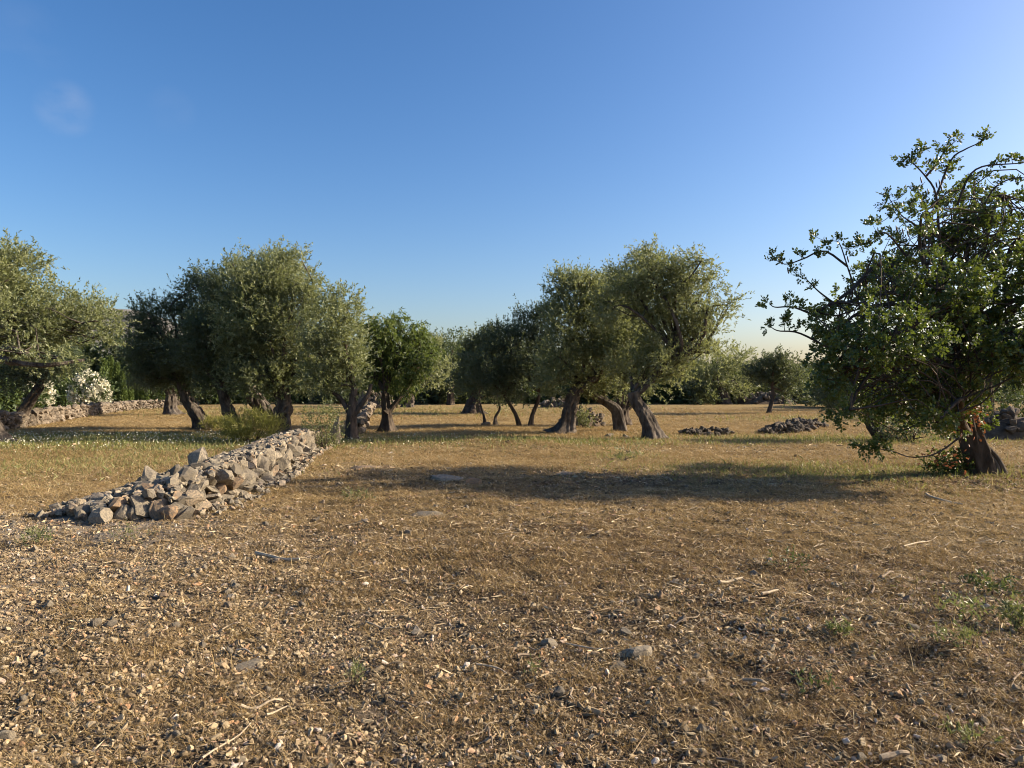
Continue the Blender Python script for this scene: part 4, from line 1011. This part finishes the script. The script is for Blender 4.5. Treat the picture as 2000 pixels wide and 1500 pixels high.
for px, d, s in ((1345, 62, 1.5), (1300, 64, 1.3), (1560, 58, 1.0), (1620, 50, 1.1)):
    far(BPROTO[0], (px - 1000) / F_PX * d, d, s, 'big dark bush in the shade beyond the centre olives', 'bush', 'big dark bushes beyond the olives')
for px, d, s in ((1930, 40, 1.0), (2060, 34, 1.1), (1820, 48, 1.0), (1660, 44, 0.75)):
    far(PROTO[int(rng.integers(5))], (px - 1000) / F_PX * d, d, s, 'tree glimpsed through and behind the carob foliage', 'tree', 'trees behind the carob')

# weeds
for k, (lab, px, py, w, h, mat, L, Wd) in enumerate((
    ('dark prickly weed clump right of centre in the stubble', 1538, 1118, 0.26, 0.10, 'darkweed', 0.035, 0.012),
    ('largest dark green weed tuft near the right edge', 1938, 1162, 0.24, 0.17, 'darkweed', 0.04, 0.014),
    ('pale yellow-green weed below the dark tuft on the right', 1885, 1222, 0.26, 0.14, 'weed', 0.04, 0.012),
    ('pale weed cut by the right edge of the view', 1995, 1235, 0.16, 0.22, 'weed', 0.04, 0.012),
    ('grey-green weed lower on the right below the pale one', 1880, 1290, 0.2, 0.13, 'weed', 0.035, 0.01),
    ('grey-green weed tuft in the gravel near the left edge', 70, 1070, 0.22, 0.15, 'weed', 0.045, 0.012),
    ('olive-coloured weed patch in front of the wall end', 255, 1068, 0.35, 0.12, 'weed', 0.035, 0.01),
    ('sage-coloured low weed at the lower right centre', 1580, 1365, 0.18, 0.07, 'darkweed', 0.03, 0.01),
    ('bright green grass tuft in mid field before the leaning trunk', 1220, 900, 0.7, 0.2, 'weed', 0.14, 0.015),
    ('tiny upright green weed right of the middle', 1642, 1260, 0.11, 0.09, 'weed', 0.03, 0.01),
    ('tiny pale weed stem at lower centre', 1048, 1325, 0.05, 0.10, 'weed', 0.025, 0.008),
    ('slender weed seedling at lower left of centre', 696, 1345, 0.05, 0.12, 'weed', 0.025, 0.008),
    ('small weed at the bottom right corner', 1900, 1470, 0.12, 0.09, 'weed', 0.03, 0.01),
    ('green tuft in the shade edge just right of the wall', 700, 985, 0.3, 0.12, 'weed', 0.06, 0.01))):
    p = G(px, py)
    shrub('weed', lab, 'weed', px, py, p[1], w * 1.25, h * 0.8, 500 + k, mat, L, Wd, rc=max(0.03, w * 0.24), twigs=3, lpt=5, up=1.2, stems=3, group='weeds in the stony field')

# ------------------------------------------------------------------ sticks
rng = np.random.default_rng(88)
def stick(label, p0, p1, r, seed, name='stick', group=None, bend=0.05):
    rg = np.random.default_rng(seed)
    a = np.array([*p0, hg(*p0) + r + 0.015]); b = np.array([*p1, hg(*p1) + r + 0.02]); L = np.linalg.norm(b - a)
    q = spline([a, a + (b - a) * 0.35 + rg.normal(size=3) * [bend * L, bend * L, 0.01], a + (b - a) * 0.7 + rg.normal(size=3) * [bend * L, bend * L, 0.012], b], 8)
    V, F = tube(q - a, np.linspace(r, r * 0.55, 8) * rg.uniform(0.85, 1.15, 8), 6)
    m = len(V); V = np.vstack([V, [q[0] - a, q[-1] - a]])
    caps = np.array([[(k + 1) % 6, k, m] for k in range(6)] + [[m - 6 + k, m - 6 + (k + 1) % 6, m + 1] for k in range(6)])
    return tag(put(name, mesh(name, V, [F, caps]), M['twig'], None, tuple(a)), label, 'stick', group)
for k, (lab, a, b, r) in enumerate((
    ('dark dead branch lying in the gravel left of centre', (500, 1102), (585, 1118), 0.02), ('long thin twig lying slanted in the stubble on the right', (1765, 1075), (1830, 1050), 0.008),
    ('bleached bent stick pointing at dark twig, right of centre', (1405, 1160), (1450, 1150), 0.013), ('dark twig continuing the bleached bent stick', (1450, 1152), (1490, 1162), 0.009),
    ('pale flat wood sliver in the gravel at lower centre', (1010, 1291), (1046, 1285), 0.009), ('long thin brown twig above the pale sliver', (1105, 1262), (1200, 1278), 0.006),
    ('dark twig slanting below the pale sliver', (930, 1305), (990, 1318), 0.006), ('curved pale stem standing half upright at bottom centre', (955, 1425), (962, 1462), 0.006),
    ('short pale stick right of the knobbly stone', (1139, 1362), (1165, 1356), 0.008), ('dark broken twig upright beside the knobbly stone', (1114, 1355), (1120, 1380), 0.006),
    ('bleached root piece at bottom edge right of centre', (1720, 1495), (1775, 1490), 0.014), ('brown stick lying at lower right centre', (1450, 1342), (1498, 1350), 0.011),
    ('pale curved twig pair, upper of the two on the right', (1488, 1185), (1520, 1178), 0.012), ('pale short stick standing in the stubble on the right', (1702, 1172), (1703, 1152), 0.008),
    ('pale splinter beside a dark hollow on the right', (1720, 1140), (1745, 1130), 0.012), ('thin dark branch lying in the stubble under the carob', (1810, 965), (1880, 985), 0.02),
    ('long pale stalk in the gravel at lower left', (470, 1398), (550, 1380), 0.008), ('thin pale stalk crossing the bottom left', (395, 1495), (490, 1430), 0.005))):
    stick(lab, G(*a), G(*b), r, 600 + k)
for k in range(110):
    d = math.sqrt(rng.uniform(2.7 ** 2, 9.5 ** 2)); x = rng.uniform(-0.5, 0.76) * d; a = rng.uniform(-0.7, 0.9); L = rng.uniform(0.07, 0.24)
    stick('dry pale twig lying on gravel and stubble in the foreground', (x, d), (x + L * math.cos(a), d + L * math.sin(a)), rng.uniform(0.0025, 0.006), 700 + k, 'twig', 'dry twigs scattered over the field', 0.08)

# ------------------------------------------------------------------ ground cover
rng = np.random.default_rng(900)
def bands(spec, dens_fn, margin=1.3):
    X, Y = [], []
    for a, b, dn in spec:
        wmax = 0.735 * b + margin
        n = int(dn * 2 * wmax * (b - a))
        x = rng.uniform(-wmax, wmax, n); y = rng.uniform(a, b, n)
        k = np.abs(x) < 0.735 * y + margin; x, y = x[k], y[k]
        k = rng.uniform(0, 1, len(x)) < dens_fn(x, y); X.append(x[k]); Y.append(y[k])
    return np.concatenate(X), np.concatenate(Y)
def in_wall(x, y):
    s = np.interp(y, WP[:, 1], WP[:, 0]); return (y > 8.2) & (y < 18.2) & (x < s + 0.02) & (x > s - 1.6)

def scatter_nodes(name, sources, pos, rot, scl, idx):
    """one object: a cloud of points, a source mesh set on each of them by geometry nodes"""
    coll = bpy.data.collections.new(name + '_shapes')
    for k, (me, mat) in enumerate(sources):
        me.materials.append(mat); coll.objects.link(bpy.data.objects.new('%s_shape_%02d' % (name, k), me))
    me = bpy.data.meshes.new(name); me.vertices.add(len(pos)); me.vertices.foreach_set('co', np.ascontiguousarray(pos, np.float32).ravel())
    for nm, v in (('rot', rot), ('scl', scl)):
        a = me.attributes.new(nm, 'FLOAT_VECTOR', 'POINT'); a.data.foreach_set('vector', np.ascontiguousarray(v, np.float32).ravel())
    a = me.attributes.new('idx', 'INT', 'POINT'); a.data.foreach_set('value', np.ascontiguousarray(idx, np.int32))
    o = put(name, me)
    ng = bpy.data.node_groups.new(name, 'GeometryNodeTree')
    ng.interface.new_socket('Geometry', in_out='INPUT', socket_type='NodeSocketGeometry'); ng.interface.new_socket('Geometry', in_out='OUTPUT', socket_type='NodeSocketGeometry')
    N = ng.nodes.new; gi, go, ci, ip = N('NodeGroupInput'), N('NodeGroupOutput'), N('GeometryNodeCollectionInfo'), N('GeometryNodeInstanceOnPoints')
    ci.inputs['Collection'].default_value = coll; ci.inputs['Separate Children'].default_value = True; ci.inputs['Reset Children'].default_value = True
    ip.inputs['Pick Instance'].default_value = True
    ng.links.new(gi.outputs[0], ip.inputs['Points']); ng.links.new(ci.outputs[0], ip.inputs['Instance'])
    for nm, ty, sock in (('rot', 'FLOAT_VECTOR', 'Rotation'), ('scl', 'FLOAT_VECTOR', 'Scale'), ('idx', 'INT', 'Instance Index')):
        na_ = N('GeometryNodeInputNamedAttribute'); na_.data_type = ty; na_.inputs['Name'].default_value = nm
        ng.links.new([q for q in na_.outputs if q.enabled][0], ip.inputs[sock])
    ng.links.new(ip.outputs[0], go.inputs[0])
    o.modifiers.new('scatter', 'NODES').node_group = ng
    return tag(o, kind='stuff')

GV = [rock_mesh('g', 800 + q, 2, 16, 0.75, 0.07) for q in range(14)]
x, y = bands([(2.1, 4.5, 5200), (4.5, 7, 3300), (7, 10, 1700), (10, 14, 480), (14, 19, 120)], lambda x, y: z_gravel(x, y) * (~in_wall(x, y)) * np.where(y > 9, 0.3 + z_pale(x, y), 1.0))
n = len(x)
r = np.clip(rng.lognormal(math.log(0.0090), 0.56, n), 0.004, 0.036) * np.interp(y, [7, 14, 19], [1, 1.7, 2.4])
rot = np.stack([rng.normal(0, 0.5, n), rng.normal(0, 0.5, n), rng.uniform(0, 6.28, n)], 1)
scl = r[:, None] * np.stack([rng.uniform(0.9, 1.3, n), rng.uniform(0.7, 1.0, n), rng.uniform(0.7, 1.2, n)], 1)
scatter_nodes('gravel', [(mesh('pebble', V, F), M['gravel']) for V, F in GV], np.stack([x, y, hgt(x, y) + r * 0.22], 1), rot, scl, rng.integers(0, 14, n))
n_gr = n

def blades(x, y, h, w, lean, rnd, detail):
    n = len(x); z = hgt(x, y) - 0.004
    a = rng.uniform(0, 2 * math.pi, n); b = rng.uniform(0, 2 * math.pi, n)
    P0 = np.stack([x, y, z], 1); dirh = np.stack([np.cos(a), np.sin(a), np.zeros(n)], 1)
    sd = np.stack([np.cos(b), np.sin(b), np.zeros(n)], 1) * (w / 2)[:, None]
    up = np.array([0, 0, 1.0])
    c1, s1 = np.cos(lean * 0.75), np.sin(lean * 0.75); c2, s2 = np.cos(lean * 1.15), np.sin(lean * 1.15)
    mid = P0 + (up * c1[:, None] + dirh * s1[:, None]) * (h * 0.5)[:, None]
    tip = mid + (up * np.maximum(c2, 0.05)[:, None] + dirh * s2[:, None]) * (h * 0.5)[:, None]
    if detail:
        V = np.stack([P0 - sd, P0 + sd, mid + sd * 0.8, mid - sd * 0.8, tip], 1).reshape(-1, 3)
        i = np.arange(n)[:, None] * 5
        return V, [np.hstack([i, i + 1, i + 2, i + 3]), np.hstack([i + 3, i + 2, i + 4])], np.repeat(rnd, 5)
    V = np.stack([P0 - sd, P0 + sd, mid + sd * 0.7, tip], 1).reshape(-1, 3)
    i = np.arange(n)[:, None] * 4
    return V, [np.hstack([i, i + 1, i + 2, i + 3])], np.repeat(rnd, 4)

def grass_density(x, y):
    return np.clip((0.18 + 1.25 * n2(x, y, 1.6, 41) * n2(x, y, 5.0, 42) * 1.8 + 0.45 * z_straw(x, y)) * (1 - 0.85 * z_pale(x, y)) * (1 - 0.55 * z_litter(x, y)), 0, 1) * (~in_wall(x, y))
_h = hgt
TUFT = []
for q in range(14):                                     # tufts of short bent stubble
    nb = 26; x, y = rng.normal(0, 0.030, nb), rng.normal(0, 0.030, nb)
    hgt = lambda x, y: np.zeros(len(x)) - 0.004
    V, F, rr = blades(x, y, 0.05 * rng.lognormal(0, 0.45, nb), 0.0026 * rng.uniform(0.6, 1.5, nb), np.clip(rng.normal(1.0, 0.42, nb), 0.05, 1.5), np.clip(rng.normal(0.15 + 0.6 * q / 13, 0.2, nb), 0, 1), True)
    TUFT.append((mesh('tuft', V, F, rr), M['straw']))
hgt = _h
x, y = bands([(2.1, 4.5, 780), (4.5, 7, 560), (7, 11, 330), (11, 17, 190), (17, 28, 60), (28, 46, 18)], grass_density)
n = len(x)
sc = np.interp(y, [3, 7, 12, 20, 30, 46], [0.85, 1.0, 1.25, 1.7, 2.2, 3.0]) * rng.uniform(0.65, 1.3, n)
wide = np.interp(y, [3, 7, 12, 20, 46], [1.0, 1.25, 1.5, 1.7, 1.8])
idx = np.clip((0.15 + 0.30 * z_straw(x, y) + 0.65 * n2(x, y, 2.0, 43) + rng.normal(0, 0.2, n)) * 14, 0, 13).astype(int)
scatter_nodes('dry_grass', TUFT, np.stack([x, y, hgt(x, y)], 1), np.stack([np.zeros(n), np.zeros(n), rng.uniform(0, 6.28, n)], 1), np.stack([sc * wide, sc * wide, sc * 0.62], 1), idx)
acc = Acc()
# scattered taller dry stalks
x, y = bands([(2.6, 7, 9), (7, 14, 6)], lambda x, y: 0.3 + 0.7 * n2(x, y, 1.2, 45))
n = len(x); acc.add(*blades(x, y, rng.uniform(0.07, 0.19, n), np.full(n, 0.0025) + 0.0004 * y, rng.uniform(0.15, 1.2, n), rng.uniform(0.6, 1, n), True))
tag(put('dry_stalks', acc.mesh('dry_stalks'), M['straw']), kind='stuff')

acc = Acc(); fl = Acc()
for a, b, dn, h0, w0 in ((3, 7, 500, 0.05, 0.005), (7, 12, 400, 0.06, 0.008), (12, 17, 420, 0.08, 0.011), (17, 25, 300, 0.10, 0.018), (25, 50, 45, 0.12, 0.035)):
    x, y = bands([(a, b, dn)], lambda x, y: z_green(x, y) * (~in_wall(x, y)))
    n = len(x)
    acc.add(*blades(x, y, h0 * rng.lognormal(0, 0.35, n), np.full(n, w0), np.clip(rng.normal(0.5, 0.35, n), 0, 1.4), np.clip(rng.normal(0.5, 0.25, n), 0, 1), False))
tag(put('green_grass', acc.mesh('green_grass'), M['green_grass']), kind='stuff')
n = 1900; x = rng.normal(-11.2, 4.6, n); y = rng.normal(19.7, 1.5, n); k = (n2(x, y, 0.8, 46) > 0.35) & ~in_wall(x, y); x, y = x[k], y[k]; n = len(x)
pos = np.stack([x, y, hgt(x, y) + rng.uniform(0.07, 0.16, n)], 1)
V, F, r = leaves(rng, pos, unit(rng.normal(size=(n, 3)) * [1, 1, 0.4]), 0.036, 0.034, rng.uniform(0, 0.6, n), 'oval')
tag(put('small_white_flowers', mesh('small_white_flowers', V, F, r), M['flower']), kind='stuff')

# chopped straw, wood chips and dead leaves lying on the ground
def flat_bits(x, y, L, wd, rnd, tilt):
    n = len(x); a = rng.normal(0.25, 0.9, n)
    di = np.stack([np.cos(a), np.sin(a), rng.normal(0, tilt, n)], 1); sd = np.stack([-np.sin(a), np.cos(a), rng.normal(0, 0.5, n)], 1) * (wd / 2)[:, None]
    P0 = np.stack([x, y, hgt(x, y) + 0.006 + np.abs(rng.normal(0, 0.008, n))], 1)
    q = di * (L / 2)[:, None]
    V = np.stack([P0 - q - sd * 0.6, P0 + sd * 0.1 - sd, P0 + q, P0 + sd], 1).reshape(-1, 3)
    return V, np.arange(n * 4).reshape(n, 4), np.repeat(rnd, 4)
acc = Acc()
for a, b, dn, L0, w0 in ((2.1, 4.5, 1500, 0.036, 0.0042), (4.5, 7, 900, 0.05, 0.007), (7, 12, 340, 0.07, 0.011), (12, 20, 70, 0.1, 0.016)):
    x, y = bands([(a, b, dn)], lambda x, y: np.clip(0.35 + 0.5 * n2(x, y, 1.1, 47) + 0.3 * np.clip(x / 4, -1, 1) * 0.8, 0.05, 1) * (~in_wall(x, y)))
    n = len(x); acc.add(*flat_bits(x, y, L0 * rng.lognormal(0, 0.55, n), w0 * rng.uniform(0.5, 1.5, n), rng.beta(1.6, 1.6, n), 0.18))
tag(put('straw_litter', acc.mesh('straw_litter'), M['chip']), kind='stuff')
acc = Acc()
for a, b, dn, L0, w0 in ((2.1, 4.5, 420, 0.026, 0.011), (4.5, 8, 340, 0.032, 0.014), (8, 14, 240, 0.05, 0.025)):
    x, y = bands([(a, b, dn)], lambda x, y: np.clip(0.22 + 0.9 * z_litter(x, y) + 0.12 * np.clip(x / 4, -1, 1), 0.05, 1) * (~in_wall(x, y)))
    n = len(x); acc.add(*flat_bits(x, y, L0 * rng.lognormal(0, 0.35, n), w0 * rng.uniform(0.6, 1.4, n), rng.uniform(0, 1, n), 0.35))
tag(put('leaf_litter', acc.mesh('leaf_litter'), M['deadleaf']), kind='stuff')

tot = sum(len(o.data.loops) - 2 * len(o.data.polygons) for o in {o.data.name: o for o in S.objects if o.type == 'MESH'}.values())
print('TRIANGLES', tot, 'crowns', NTRI[0], 'gravel', n_gr)
